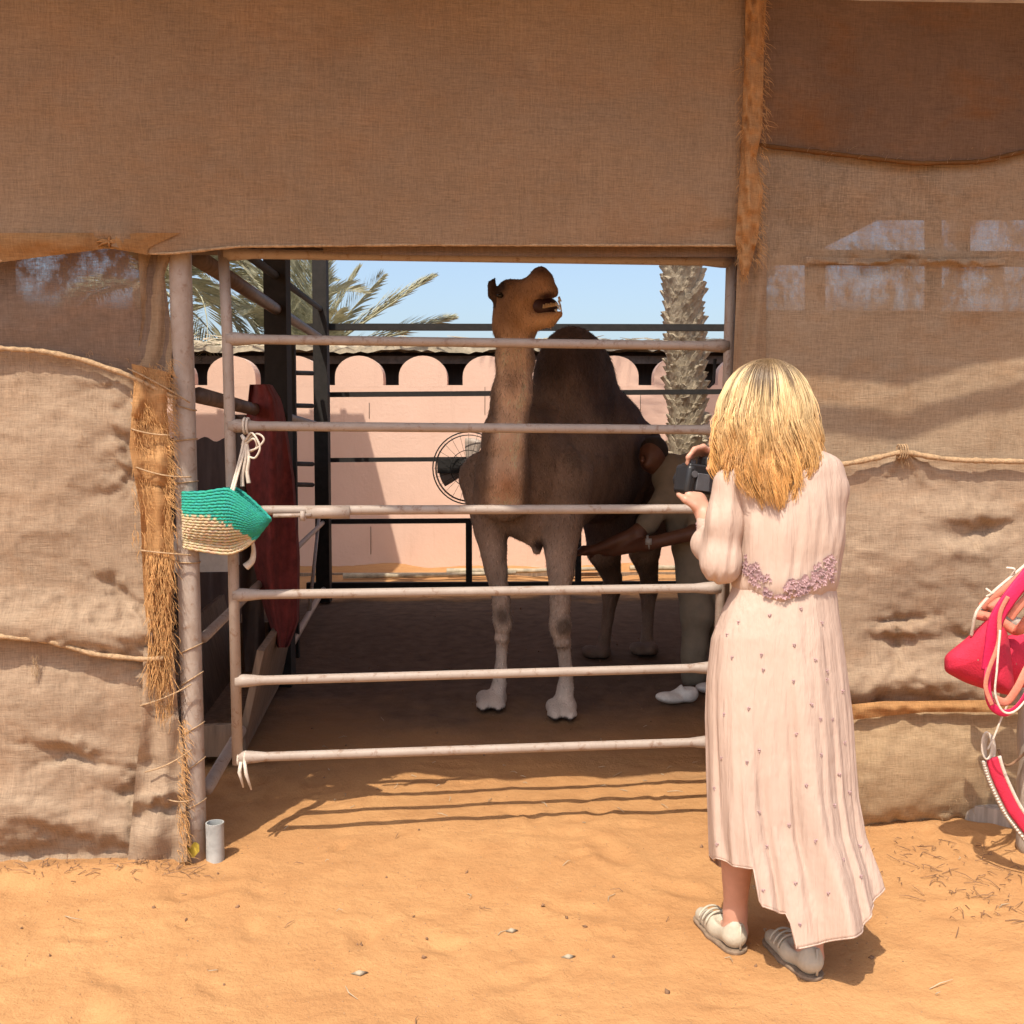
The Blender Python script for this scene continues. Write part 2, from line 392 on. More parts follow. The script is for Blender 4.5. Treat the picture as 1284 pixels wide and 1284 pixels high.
M['paint_yellow'] = mat('paint_yellow', (.55, .42, .05), .6, .3, 30, .2)

def dress_mat():
    t = NT('dress'); t.b.inputs['Roughness'].default_value = .85; t.b.inputs['Specular IOR Level'].default_value = .15
    v = t.map(); c = t.ramp(t.noise(v, 3, 4), [(.3, (.55, .41, .335)), (.7, (.61, .46, .375))])
    t.l(c, t.b.inputs['Base Color'])
    h = t.math('ADD', t.noise(t.map((55, 55, 3.5)), 1, 3, .6), t.math('MULTIPLY', t.noise(t.map((14, 14, 9)), 1, 3, .6), .9)); t.bump(h, .55, .012)
    tr = t.n('ShaderNodeBsdfTranslucent'); tr.inputs[0].default_value = (.55, .38, .3, 1)
    mx = t.n('ShaderNodeMixShader'); mx.inputs[0].default_value = .18; t.l(t.b.outputs[0], mx.inputs[1]); t.l(tr.outputs[0], mx.inputs[2]); t.l(mx.outputs[0], t.out.inputs[0])
    return t.m
M['dress'] = dress_mat()

# ------------------------------------------------------------------ ground
def gz(x, y):
    x = np.asarray(x, float); y = np.asarray(y, float)
    h = (vnoise(x*1.1, y*1.1, 1)-.5)*.026 + (vnoise(x*3.3, y*3.3, 2)-.5)*.008 + (vnoise(x*9, y*9, 3)-.5)*.007 + (vnoise(x*23, y*23, 4)-.5)*.006
    h = h + np.where(y > 4.6, (vnoise(x*2.1+5, y*2.1, 5)-.5)*.09*np.clip((y-4.6)/1.5, 0, 1), 0)
    for (fx, fy, a, l, d) in FOOT:
        dx, dy = x-fx, y-fy; u = (dx*math.cos(a)+dy*math.sin(a))/l; v = (-dx*math.sin(a)+dy*math.cos(a))/(l*.42)
        q = u*u+v*v; h = h - d*np.exp(-q*1.6) + d*.55*np.exp(-(np.sqrt(q)-1.35)**2*7)
    for (fx, fy, r) in FLAT: h = h*(1-np.exp(-(((x-fx)**2+(y-fy)**2)/r**2)**2))
    # sand banked up along the foot of the left screen
    wl = y-(WY+WS*x); h = h + .03*np.exp(-((wl+.12)/.10)**2)*np.clip((-1.05-x)/.15, 0, 1)
    return h
fr = random.Random(3)
FOOT = [(fr.uniform(-2.2, 2.4), fr.uniform(1.9, 4.6), fr.uniform(0, 3.1), fr.uniform(.05, .13), fr.uniform(.005, .015)) for _ in range(170)]
FLAT = [(.60, 2.80, .16), (.76, 2.66, .16), (-.117, 5.46, .16), (.262, 5.27, .16), (.572, 6.72, .2), (.9, 6.8, .2)]
def axis(lo, hi, st, far): 
    a = list(np.arange(lo, hi+1e-6, st)); g = st*1.5; b = hi
    while b < far: b += g; a.append(b); g *= 1.25
    g = st*1.5; b = lo
    while b > -far: b -= g; a.insert(0, b); g *= 1.25
    return np.array(a)
gx = axis(-2.4, 2.6, .022, 400); gy = axis(1.7, 5.2, .022, 400)
XX, YY = np.meshgrid(gx, gy, indexing='xy'); fade = np.clip(1.6-np.hypot(XX, YY-3)/25, 0, 1)
ZZ = gz(XX, YY)*fade
V = np.stack([XX, YY, ZZ], -1).reshape(-1, 3); nxg = len(gx); nyg = len(gy)
I = (np.arange(nyg-1)[:, None]*nxg+np.arange(nxg-1)[None, :]).ravel()
F = np.stack([I, I+1, I+nxg+1, I+nxg], -1)
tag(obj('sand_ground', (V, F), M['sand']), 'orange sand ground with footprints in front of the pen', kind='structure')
def gzs(x, y): return float(gz(np.array([x]), np.array([y]))[0])

# ------------------------------------------------------------------ burlap cloths
def poly_y(poly, x): return np.interp(x, [p[0] for p in poly], [p[1] for p in poly])
def bumpf(px, py, L):
    d = np.zeros_like(px, dtype=float)
    px, py = px+(vnoise(px/13, py/9, 31)-.5)*16+(vnoise(px/5, py/4, 33)-.5)*5, py+(vnoise(px/11, py/9, 32)-.5)*11+(vnoise(px/4, py/4, 34)-.5)*3
    for (cx, cy, sx, sy, amp, *r) in L:
        a = R(r[0]) if r else 0; dx, dy = px-cx, py-cy; u = (dx*math.cos(a)+dy*math.sin(a))/sx; v = (-dx*math.sin(a)+dy*math.cos(a))/sy
        d += amp*np.exp(-(u*u+v*v))
    return d
def cloth(name, m, parent, top, bot, lf, rt, off, bumps, rough=.006, step=7, extra=None, org=None, seed=0):
    # top/bot: y over x; lf/rt: x over y
    x0 = min(p[0] for p in lf); x1 = max(p[0] for p in rt); y0 = min(p[1] for p in top); y1 = max(p[1] for p in bot)
    nu = max(4, int((x1-x0)/step)); nv = max(4, int((y1-y0)/step))
    u, v = np.meshgrid(np.linspace(0, 1, nu+1), np.linspace(0, 1, nv+1), indexing='xy')
    yv = y0+(y1-y0)*v
    L = np.interp(yv, [p[1] for p in lf], [p[0] for p in lf]); Rr = np.interp(yv, [p[1] for p in rt], [p[0] for p in rt])
    px = L+(Rr-L)*u; ty = poly_y(top, px); by = poly_y(bot, px); py = ty+(by-ty)*v
    rid = lambda a: (1-np.abs(2*a-1))**3
    wx, wy = px+(vnoise(px/40, py/40, seed+51)-.5)*40, py+(vnoise(px/40, py/40, seed+52)-.5)*40
    crum = (rid(vnoise(wx/60, wy/34, seed+61))-.3)*rough*.8+(rid(vnoise(wx/24, wy/17, seed+62))-.3)*rough*.55
    d = off+crum+bumpf(px, py, bumps)+(vnoise(px/70, py/60, seed)-.5)*rough*2.2+(vnoise(px/25, py/22, seed+9)-.5)*rough*.8+(vnoise(px/11, py/60, seed+5)-.5)*rough*.35
    if extra: d = d+extra(px, py, u, v)
    A = Wa(px, py, d); mb = MB(); mb.grid(A)
    return obj(name, mb, m, parent, org=org)
def rays(x, y, n, seed, l=(18, 45), amp=.008, a0=0, a1=360):
    r_ = random.Random(seed); L = []
    for k in range(n):
        a = r_.uniform(a0, a1); q = r_.uniform(*l); L.append((x+q*.8*math.cos(R(a)), y+q*.8*math.sin(R(a)), q, r_.uniform(4, 6.5), amp*r_.choice((-1, 1))*r_.uniform(.6, 1.3), a))
    return L
def seam(parent, pts, r, off, m, name='seam_cord', wob=.0, n=7):
    xs = np.linspace(pts[0][0], pts[-1][0], max(8, int(abs(pts[-1][0]-pts[0][0])/5))); ys = np.interp(xs, [p[0] for p in pts], [p[1] for p in pts])
    k = np.ones(5)/5; ys = np.convolve(np.pad(ys, 2, 'edge'), k, 'valid')
    mb = MB(); mb.tube([W(x, y+wob*(vnoise(x/7., 0., 3)-.5), off) for x, y in zip(xs, ys)], [r*(.75+.5*float(vnoise(x/6., 2., 8))) for x in xs], n)
    return obj(name, mb, m, parent)
def threads(parent, spots, m, name='loose_thread', n=60, L=.05, r=.0009, seed=0, off=.02):
    rr = random.Random(seed); mb = MB()
    for _ in range(n):
        x, y, dx, dy = rr.choice(spots)(rr)
        p = W(x, y, off); ln = rr.uniform(.4, 1.2)*L; d = Vector((dx, -rr.uniform(.1, .6), dy)); pts = [p]; v = d.normalized()
        for k in range(4):
            v = (v+Vector((rr.uniform(-.35, .35), rr.uniform(-.3, .3), rr.uniform(-.5, .1)))).normalized(); pts.append(pts[-1]+v*ln/4)
        mb.tube(pts, [r, r, r*.8, r*.6, r*.3], 3, cap=False)
    return obj(name, mb, m, parent, kind='stuff')

# left screen
LS = empty('burlap_screen', W(80, 1090, 0), 'patched burlap screen left of the gate, sagging in three sewn tiers down to the sand', 'screen')
seamA = [(-60, 432), (0, 437), (50, 440), (100, 450), (160, 470), (222, 500)]
seamB = [(-60, 795), (0, 795), (60, 800), (120, 818), (180, 824), (205, 822)]
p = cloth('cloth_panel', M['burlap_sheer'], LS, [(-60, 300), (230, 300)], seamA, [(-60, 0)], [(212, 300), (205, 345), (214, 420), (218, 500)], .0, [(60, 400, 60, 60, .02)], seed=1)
p['label'] = 'thin shaded top tier of the burlap screen'
cloth('cloth_panel', M['burlap'], LS, [(x, y-3) for x, y in seamA], [(x, y+6) for x, y in seamB], [(-60, 0)], [(172, 440), (178, 520), (182, 600), (190, 700), (192, 830)], .02,
      [(70, 560, 90, 60, .03), (60, 790, 110, 34, .07), (150, 800, 60, 22, .05), (150, 742, 40, 7, -.03, 35), (40, 660, 60, 60, .02), (160, 560, 14, 14, -.03), (165, 600, 10, 8, -.02)]+rays(168, 548, 7, 10, a0=110, a1=250)+rays(172, 600, 7, 11, a0=110, a1=250)+rays(186, 810, 9, 12, (30, 70), .010, 150, 250)+rays(172, 475, 6, 13, a0=90, a1=200), seed=2, step=4)
cloth('cloth_panel', M['burlap'], LS, [(x, y-3) for x, y in seamB], [(-60, 1096), (0, 1090), (60, 1086), (110, 1084), (165, 1083), (232, 1080)], [(-60, 0)], [(196, 800), (200, 900), (206, 1000), (210, 1096)], .015,
      [(60, 880, 90, 45, .035), (95, 948, 50, 8, -.032, 12), (75, 930, 45, 12, .025, 14), (160, 995, 24, 9, -.03), (172, 985, 12, 14, -.03), (95, 1030, 70, 12, .02, 12), (90, 1052, 60, 8, -.02, 14), (60, 1070, 150, 16, -.05), (20, 1020, 60, 30, .035), (150, 1060, 50, 18, .03), (93, 835, 12, 20, -.01)]+rays(200, 960, 8, 6, a0=90, a1=270)+rays(195, 830, 7, 7, a0=90, a1=260)+rays(190, 1065, 7, 8, a0=150, a1=260)+rays(95, 950, 6, 9), seed=3, step=4)
# fringed side flap in tiers
def flapw(px, py, u, v): return .012*np.sin(u*9+v*5)+.010*(vnoise(px/9, py/30, 4)-.5)
fl = cloth('side_flap', M['burlap_orange'], LS, [(160, 455), (225, 470)], [(160, 825), (232, 825)], [(163, 440), (168, 480), (162, 560), (176, 640), (180, 740), (188, 830)], [(216, 440), (209, 500), (215, 560), (214, 640), (219, 700), (214, 760), (216, 830)], .045, [(190, 500, 20, 22, .03), (188, 530, 26, 5, -.03, 25), (195, 580, 16, 12, .02), (195, 610, 25, 4, -.02, 8)], seed=4, step=4, extra=flapw)
fl['label'] = 'orange brown fringed side flap tied towards the pole'
cloth('side_flap', M['burlap'], LS, [(170, 812), (230, 812)], [(165, 1078), (200, 1086), (235, 1080)], [(180, 800), (178, 900), (168, 1000), (160, 1090)], [(216, 800), (224, 900), (232, 960), (235, 1090)], .05, [(200, 1000, 30, 8, .035, -12), (200, 1014, 30, 8, -.03, -12), (190, 1050, 30, 20, .03), (185, 960, 20, 12, -.02), (215, 890, 20, 8, -.02, -10)], seed=6, step=4, extra=flapw)
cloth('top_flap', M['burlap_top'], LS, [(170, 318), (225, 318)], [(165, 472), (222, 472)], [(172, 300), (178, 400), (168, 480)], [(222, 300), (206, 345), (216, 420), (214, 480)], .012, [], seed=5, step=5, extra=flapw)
seam(LS, [(x, y) for x, y in seamA], .009, .055, M['rope'])
seam(LS, [(x, y+3) for x, y in seamB], .009, .075, M['rope'])
edge = lambda x0, x1, y0, y1, dx, dy: (lambda rr: (rr.uniform(x0, x1), rr.uniform(y0, y1), dx*rr.uniform(.2, 1.2), dy*rr.uniform(.2, 1.2)))
threads(LS, [edge(208, 217, 450, 640, .8, -.3), edge(206, 219, 640, 830, .5, -1), edge(195, 216, 800, 900, .2, -1.2), edge(222, 234, 900, 1080, .6, -.3), edge(165, 215, 460, 690, .3, -.8), edge(164, 215, 455, 560, .5, -.6)], M['fibre'], n=1500, L=.05, seed=4, off=.05)
threads(LS, [edge(185, 214, 690, 850, .15, -1)], M['fibre'], n=420, L=.09, r=.0014, seed=5, off=.06)
threads(LS, [edge(0, 165, 470, 790, .2, -.4), edge(40, 48, 820, 845, .1, -1), edge(0, 200, 440, 460, 0, .6), edge(0, 210, 1070, 1088, .4, -.6)], M['rope'], n=130, L=.028, r=.0008, seed=8, off=.05)
for (x0, y0, x1, y1, xa, ya) in [(160, 462, 238, 505, 200, 480), (165, 538, 226, 545, 195, 548), (175, 690, 240, 696, 205, 694), (176, 885, 240, 858, 210, 876), (182, 968, 240, 940, 212, 962), (205, 1000, 243, 1002, 225, 1010), (168, 585, 240, 598, 205, 600)]:
    mb = MB(); t_ = np.linspace(0, 1, 12); pts = [(1-t)**2*W(x0, y0, .06)+2*t*(1-t)*W(xa, ya, .09)+t*t*W(x1, y1, .05) for t in t_]
    mb.tube(pts, .0028, 5); obj('tie_cord', mb, M['rope'], LS)

# upper valance over the gate
UV = empty('burlap_valance', W(560, 320, 0), 'wide brown burlap valance hanging above the gate opening', 'screen')
vb = [(-60, 332), (0, 328), (60, 320), (110, 314), (137, 308), (185, 319), (215, 318), (300, 309), (405, 308), (520, 306), (925, 308)]
vs_ = [(-60, 322), (0, 318), (60, 311), (110, 306), (137, 302), (185, 309), (215, 308), (300, 298), (405, 297), (520, 296), (925, 296)]
def vall(px, py, u, v): return .03*np.exp(-((py-296)/26)**2)*np.clip((230-px)/60, 0, 1) + .012*np.sin((px-137)*.10)*np.exp(-((px-137)/45)**2)*np.exp(-((py-305)/26)**2) - .02*np.exp(-((px-137)/8)**2-((py-303)/8)**2)
cloth('cloth', M['burlap_top'], UV, [(-60, -80), (960, -80)], vb[:], [(-60, 0)], [(945, -80), (940, 100), (935, 200), (930, 310)], .07, [(300, 150, 250, 110, .03), (700, 180, 240, 110, .025), (178, 160, 5, 200, -.006)]+rays(137, 305, 10, 14, (18, 40), .010, 180, 360)+rays(925, 285, 7, 15, (20, 50), .008, 150, 230), seed=11, step=8, extra=vall)
# doubled orange hem at the left, sheer hem strip at the right
hm = cloth('hem_band', burlap('burlap_hem', (.44, .25, .11), (.50, .30, .145), 0, (.46, .21, .06), .6, .25), UV, [(-60, 292), (230, 292)], [(x, y+1) for x, y in vb if x < 240]+[(240, 314)], [(-60, 0)], [(230, 290), (185, 320)], .082, [(60, 306, 60, 10, .012)], seed=12, step=5, extra=vall)
sh = cloth('sheer_hem', M['burlap_sheer'], UV, [(405, 300), (925, 300)], [(405, 318), (520, 320), (700, 322), (925, 322)], [(405, 0)], [(926, 0)], .03, [], seed=13, step=6)
seam(UV, [(-60, 331), (0, 327), (60, 319), (110, 313), (137, 309), (185, 318), (215, 318), (300, 309), (405, 308), (520, 307), (925, 308)], .005, .078, M['rope'], 'hem_cord')
mb = MB()
for a in np.linspace(0, 2*math.pi, 9)[:-1]:
    e = (137+math.cos(a)*random.uniform(22, 46), 304+math.sin(a)*random.uniform(5, 12)); mb.tube([W(137, 303, .105), W((137+e[0])/2, (303+e[1])/2-1, .108), W(*e, .088)], [.006, .004, .001], 5)
obj('gathered_knot', mb, M['burlap_orange'], UV)
# upright gathered flap at right end
cloth('gathered_flap', M['burlap_orange'], UV, [(940, -60), (965, -60)], [(925, 345), (948, 345)], [(936, -60), (934, 60), (930, 160), (928, 220), (922, 300), (930, 345)], [(964, -60), (958, 60), (956, 160), (948, 200), (957, 240), (950, 300), (938, 345)], .10, [(946, 185, 12, 8, .03), (935, 250, 10, 30, .02)], seed=14, step=3, extra=lambda px, py, u, v: .02*np.sin(u*np.pi)+.014*(vnoise(px/4, py/22, 5)-.5)*2+.012*(vnoise(px/9, py/9, 6)-.5)*2)
threads(UV, [edge(952, 962, 0, 200, .5, -.5), edge(946, 956, 200, 330, .5, -.5), edge(926, 936, 280, 350, .2, -1), edge(932, 958, -20, 330, .3, -.8), edge(925, 935, 60, 330, -.5, -.4)], M['fibre'], n=620, L=.04, seed=15, off=.10)

# right screen
RS = empty('burlap_screen', W(1150, 1040, 0), 'tall dented burlap screen right of the gate with a pale sack at its foot', 'screen')
s1 = [(935, 178), (960, 183), (1020, 190), (1080, 197), (1150, 205), (1230, 203), (1284, 190), (1340, 180)]
s3 = [(915, 590), (1060, 582), (1100, 574), (1132, 566), (1165, 573), (1200, 577), (1284, 579), (1340, 579)]
s4 = [(915, 900), (1070, 893), (1110, 884), (1150, 886), (1200, 888), (1284, 884), (1340, 880)]
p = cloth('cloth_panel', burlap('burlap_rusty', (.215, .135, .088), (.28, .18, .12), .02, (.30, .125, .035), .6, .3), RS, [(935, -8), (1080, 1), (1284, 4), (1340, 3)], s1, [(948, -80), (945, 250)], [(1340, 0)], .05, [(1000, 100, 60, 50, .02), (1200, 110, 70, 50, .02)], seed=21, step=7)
p['label'] = 'rust brown top tier of the burlap screen'
cloth('cloth_panel', M['burlap_right'], RS, s1, s3, [(946, 180), (938, 300), (924, 420), (915, 600)], [(1340, 0)], .03, [(1140, 328, 16, 6, -.03), (1090, 318, 60, 8, .02, 3), (1180, 322, 50, 8, .02, -3), (1010, 240, 40, 30, .015)]+rays(1140, 330, 8, 16, (14, 34), .007), seed=22, step=5)
cloth('cloth_panel', M['burlap'], RS, s3, s4, [(915, 0)], [(1340, 0)], .035,
      [(1222, 666, 32, 13, -.045), (1225, 645, 50, 14, .02), (1215, 690, 40, 16, .014), (1122, 780, 26, 7, -.035), (1118, 803, 22, 8, -.03), (1130, 790, 30, 5, .02), (1203, 793, 14, 8, -.025), (1150, 700, 90, 60, .035), (1240, 720, 60, 50, .02), (1100, 860, 60, 22, .05, -14), (1190, 860, 60, 20, .055, 8), (1092, 886, 26, 9, -.03, -14), (1170, 876, 40, 8, -.02, 8), (1045, 900, 60, 30, -.03)]+rays(1125, 790, 9, 1)+rays(1222, 668, 8, 2)+rays(1133, 570, 7, 3, a0=20, a1=160)+rays(1203, 793, 6, 4)+rays(1100, 884, 7, 5, a0=180, a1=360), seed=23, step=4)
cloth('sack_panel', M['burlap_orange'] if False else burlap('burlap_pale', (.46, .325, .195), (.54, .385, .235), 0, (.38, .22, .09), .3, .12), RS, s4, [(915, 1000), (1040, 1020), (1075, 1036), (1110, 1042), (1150, 1041), (1200, 1034), (1240, 1016), (1284, 990), (1340, 975)], [(915, 0)], [(1340, 0)], .03, [(1150, 960, 130, 70, .07), (1150, 1040, 120, 14, -.07), (1240, 1000, 20, 30, .0)], seed=24, step=5)
seam(RS, s1, .008, .058, burlap('rust_cord', (.20, .09, .035), (.26, .13, .05), 0))
seam(RS, s3, .010, .07, M['rope'])
for a in (8, -12, 2):
    pass
mb = MB()
for k in range(4): mb.loop([W(1132+k*3-5+3*math.cos(a), 566+9*math.sin(a), .072+.012*math.cos(a)) for a in np.linspace(0, 6.28, 11)[:-1]], .0025, 5)
obj('cord_knot', mb, M['rope'], RS)
cloth('pinch_fold', M['burlap_orange'], RS, [(1040, 886), (1110, 879), (1150, 879), (1284, 877), (1340, 875)], [(1040, 906), (1110, 898), (1160, 893), (1284, 893), (1340, 890)], [(1040, 0)], [(1340, 0)], .085, [(1150, 888, 200, 8, .02)], seed=26, step=5)
cloth('gathered_fold', M['burlap_right'], RS, [(1010, 322), (1140, 325), (1260, 324)], [(1010, 330), (1090, 332), (1140, 330), (1200, 336), (1260, 332)], [(1010, 0)], [(1260, 0)], .045, [(1090, 327, 60, 5, .03), (1190, 328, 50, 5, .03), (1140, 327, 8, 8, -.03)], seed=27, step=3)
threads(RS, [edge(1128, 1142, 325, 350, .0, -1), edge(1128, 1140, 560, 585, .1, -1), edge(960, 1284, 185, 205, .1, .6), edge(1060, 1284, 560, 580, .2, .6), edge(1070, 1240, 1030, 1042, .4, -.5), edge(1180, 1240, 995, 1030, .3, -.8)], M['rope'], n=120, L=.03, r=.0008, seed=28, off=.07)
cloth('side_strip', M['burlap_top'], RS, [(920, 300), (960, 300)], [(905, 620), (960, 620)], [(926, 300), (921, 420), (912, 620)], [(962, 300), (958, 620)], .055, [], seed=29, step=5, extra=flapw)

# ------------------------------------------------------------------ left pole, pipe stub
mb = MB(); pb = W(246, 1072, -.01); pt = W(226, 325, -.01); top = pb+(pt-pb)*1.62
mb.tube([pb+(top-pb)*t for t in np.linspace(-.02, 1, 14)], .0365, 20)
PO = empty('steel_pole', pb, 'weathered round steel pole beside the frayed burlap edge, left of the gate', 'pole'); obj('shaft', mb, M['pole'], PO)
mb = MB(); mb.grid(np.array([[tuple(pb+Vector((.0375*math.cos(a), .0375*math.sin(a), .015+.035*i+.010*math.sin(a*5+i*2)))) for a in np.linspace(3.9, 5.3, 12)] for i in (0, 1)])); obj('paint_mark', mb, M['paint_yellow'], PO)
for (y, tl) in [(505, 10), (546, -4), (598, -3), (697, 2), (806, -14), (845, -20), (908, -18), (955, -22), (1005, -15)]:
    f = (y-1072)/(325-1072); c = pb+(pt-pb)*f; mb = MB()
    mb.loop([c+Vector((.0395*math.cos(a), .0395*math.sin(a), -.0012*tl*math.cos(a))) for a in np.linspace(0, 6.283, 21)[:-1]], .0022, 5)
    obj('twine_ring', mb, M['rope'], PO)
# chicken-wire twist in the gap between cloth and pole
mb = MB()
for k in range(26):
    x = 222+k % 3*3; y = 830+k*9; mb.loop([W(x+5*math.cos(a), y+7*math.sin(a), .02+.01*math.sin(a*2)) for a in np.linspace(0, 6.28, 9)[:-1]], .0011, 4)
tag(obj('wire_mesh', mb, M['brown_metal'], org=W(224, 1060, 0)), 'rusty twisted wire mesh in the gap between burlap edge and steel pole', 'wire mesh')
q = G(269, 1075); mb = MB(); a0 = q+Vector((0, 0, -.03)); a1 = q+Vector((-.004, 0, .118))
vs = []; n = 20
for rr_, zz in ((.030, a0.z), (.031, .0), (.030, .06), (.031, a1.z), (.026, a1.z), (.026, .02)):
    vs += [(q.x+rr_*math.cos(2*math.pi*k/n), q.y+.01+rr_*math.sin(2*math.pi*k/n), zz) for k in range(n)]
mb.add(vs, [(i*n+k, i*n+(k+1) % n, (i+1)*n+(k+1) % n, (i+1)*n+k) for i in range(5) for k in range(n)]+[tuple(5*n+k for k in range(n))])
o = obj('pipe_stub', mb, M['white_pipe'], org=q); autosmooth(o); tag(o, 'short scuffed white pipe standing in the sand at the foot of the pole', 'pipe')

# ------------------------------------------------------------------ gate
GO = -.06
GT = empty('pen_gate', W(300, 958, GO), 'pale seven rail tubular steel gate closing the camel pen', 'gate')
def gp(x, y): return W(x, y, GO)
mb = MB(); mb.tube([gp(280, 312), gp(285, 420), gp(291, 640), gp(298, 958)], .0185, 16); obj('post', mb, M['gate'], GT)
mb = MB(); mb.tube([gp(917, 318), gp(914, 420), gp(908, 640), gp(896, 938)], .0185, 16); obj('post', mb, M['gate'], GT)
rails = [(318, 328), (425, 434), (534, 539), (640, 638), (746, 737), (854, 837), (950, 930)]
for i, (a, b) in enumerate(rails):
    xl = 281+17*(a-318)/632; xr = 916-20*(a-318)/620
    A, B = gp(xl, a), gp(xr, b); D_ = B-A; mb = MB()
    fs_ = [0, .02, .035, .055, .5, .945, .965, .98, 1]; rr_ = [.024, .023, .0205, .0165, .0165, .0165, .0205, .023, .024]
    mb.tube([A+D_*f for f in fs_], rr_, 14); obj('rail', mb, M['gate'], GT)
mb = MB(); a = gp(345, 646)-Vector((0, .03, 0)); b = gp(392, 645)-Vector((0, .03, 0)); mb.tube([a, b], .007, 10); mb.tube([gp(385, 642)-Vector((0, .01, 0)), gp(439, 642)-Vector((0, .01, 0))], .0225, 14)
mb.tube([gp(382, 640)-Vector((0, .035, 0)), gp(382, 652)-Vector((0, .035, 0))], .009, 8); obj('latch', mb, M['gate'], GT)
mb = MB(); mb.tube([gp(304, 953)-Vector((0, .02, 0)), gp(303, 965)-Vector((0, .03, 0)), gp(307, 985)-Vector((0, .02, 0))], [.006, .007, .003], 6)
mb.tube([gp(308, 950)-Vector((0, .02, 0)), gp(311, 968)-Vector((0, .025, 0)), gp(317, 988)-Vector((0, .02, 0))], [.005, .007, .003], 6)
for s in (-1, 1): mb.loop([gp(304+s*4, 951)+Vector((0, .022*math.cos(a), .024*math.sin(a))) for a in np.linspace(0, 6.28, 13)[:-1]], .004, 5)
tag(obj('rag_tie', mb, M['cord'], org=gp(304, 960)), 'pale knotted rag tied round the bottom corner of the gate', 'rag')
# fixed frame round the opening
FR = empty('door_frame', W(917, 960, -.11), 'brown steel tube frame fixed round the gate opening', 'frame')
def fp(x, y): return W(x, y, -.11)
for nm, pts, r in [('header', [fp(225, 312), fp(405, 313), fp(930, 326)], .021), ('post', [fp(924, 300), fp(921, 500), fp(912, 1010)], .02)]:
    mb = MB(); mb.tube(pts, r, 14); obj(nm, mb, M['brown_metal'], FR)
for (y) in (352, 470):
    mb = MB(); c = (fp(923, y)+gp(916, y))/2; mb.tube([c-Vector((0, 0, .035)), c+Vector((0, 0, .035))], .014, 10); mb.tube([c+Vector((.02, .03, 0)), c-Vector((.01, .03, 0))], .009, 8); obj('hinge', mb, M['gate'], FR)
mb = MB(); mb.tube([fp(907, 450)+Vector((-.03, 0, 0)), fp(905, 480)+Vector((-.03, 0, 0)), fp(898, 486)+Vector((-.03, 0, 0))], .006, 8); obj('hook', mb, M['dark_metal'], FR)

# ------------------------------------------------------------------ basket with cord
BK = empty('basket', W(285, 650, .0), 'teal and cream woven straw basket hanging from the gate by a white cord', 'basket')
rim = [(229, 618), (258, 617), (286, 613), (298, 617), (318, 633), (339, 652)]
botc = [(230, 686), (252, 690), (284, 694), (300, 690), (313, 682), (324, 671)]
def crv(poly, u):
    t = u*(len(poly)-1); i = min(int(t), len(poly)-2); f = t-i
    p0 = poly[max(i-1, 0)]; p1 = poly[i]; p2 = poly[i+1]; p3 = poly[min(i+2, len(poly)-1)]
    return tuple(.5*((2*p1[k])+(-p0[k]+p2[k])*f+(2*p0[k]-5*p1[k]+4*p2[k]-p3[k])*f*f+(-p0[k]+3*p1[k]-3*p2[k]+p3[k])*f**3) for k in (0, 1))
rows = 21
for j in range(rows):
    v = j/(rows-1); th = .055*(math.sin(math.pi*min(1, .25+v*.9)))**.7*(1 if v < .8 else 1-(v-.8)*4) + .004
    mb = MB(); pts = []
    N_ = 44
    for k in range(N_):
        u = k/(N_-1); a = crv(rim, u); b = crv(botc, u); x = a[0]+(b[0]-a[0])*v; y = a[1]+(b[1]-a[1])*v
        pts.append((x, y, -th*math.sin(math.pi*u)**.5))
    ptsb = [(x, y, -d) for x, y, d in reversed(pts[1:-1])]
    loopp = [W(x, y, .05)+Vector((0, d, 0)) for x, y, d in pts+ptsb]
    for i, p_ in enumerate(loopp): p_ += Vector((0, 0, .0012*math.sin(i*2.3+j)))
    for i, p_ in enumerate(loopp): p_ += Vector((0, -.0008 if (i+j) % 2 else .0008, 0))
    mb.loop(loopp, .0052, 6, flat=1.0); mb.c = []
    for x, y, d in pts+ptsb:
        tl = y < np.interp(x, [229, 262, 290, 305, 318, 332], [644, 646, 656, 665, 676, 690])+2.5*math.sin(x*.7)
        cc = (.02, .36, .27) if tl else (.58, .45, .27); cc = tuple(v*random.uniform(.88, 1.08) for v in cc); mb.c += [cc]*6
    obj('woven_row', mb, M['weave'], BK, usecol=True)
# filled front & back skin behind coils
CD = empty('cord', W(310, 540, .0), 'white cord knotted round a gate rail with looped bow and dangling ends above the basket', 'cord')
def sp(pts, off=.04, n=24):
    out = []
    for u in np.linspace(0, 1, n):
        a = crv([(p[0], p[1]) for p in pts], u); b = crv([(p[0], p[2] if len(p) > 2 else off) for p in pts], u); out.append(W(a[0], a[1], b[1]))
    return out
mb = MB(); mb.tube(sp([(289, 618, .05), (294, 600, .02), (302, 570, -.01), (306, 550, -.02)]), .0048, 8); mb.tube(sp([(292, 618, .05), (298, 596, .02), (306, 566, -.005), (309, 552, -.02)]), .0042, 8); obj('cord_strand', mb, M['cord'], CD)
mb = MB()
for dx in (-2, 2): mb.loop([gp(309+dx, 534)+Vector((0, .024*math.cos(a), .026*math.sin(a))) for a in np.linspace(0, 6.28, 15)[:-1]], .0045, 7)
mb.tube([gp(305, 546)-Vector((0, .02, 0)), gp(310, 552)-Vector((0, .028, 0)), gp(306, 558)-Vector((0, .02, 0))], [.006, .009, .006], 8); obj('knot', mb, M['cord'], CD)
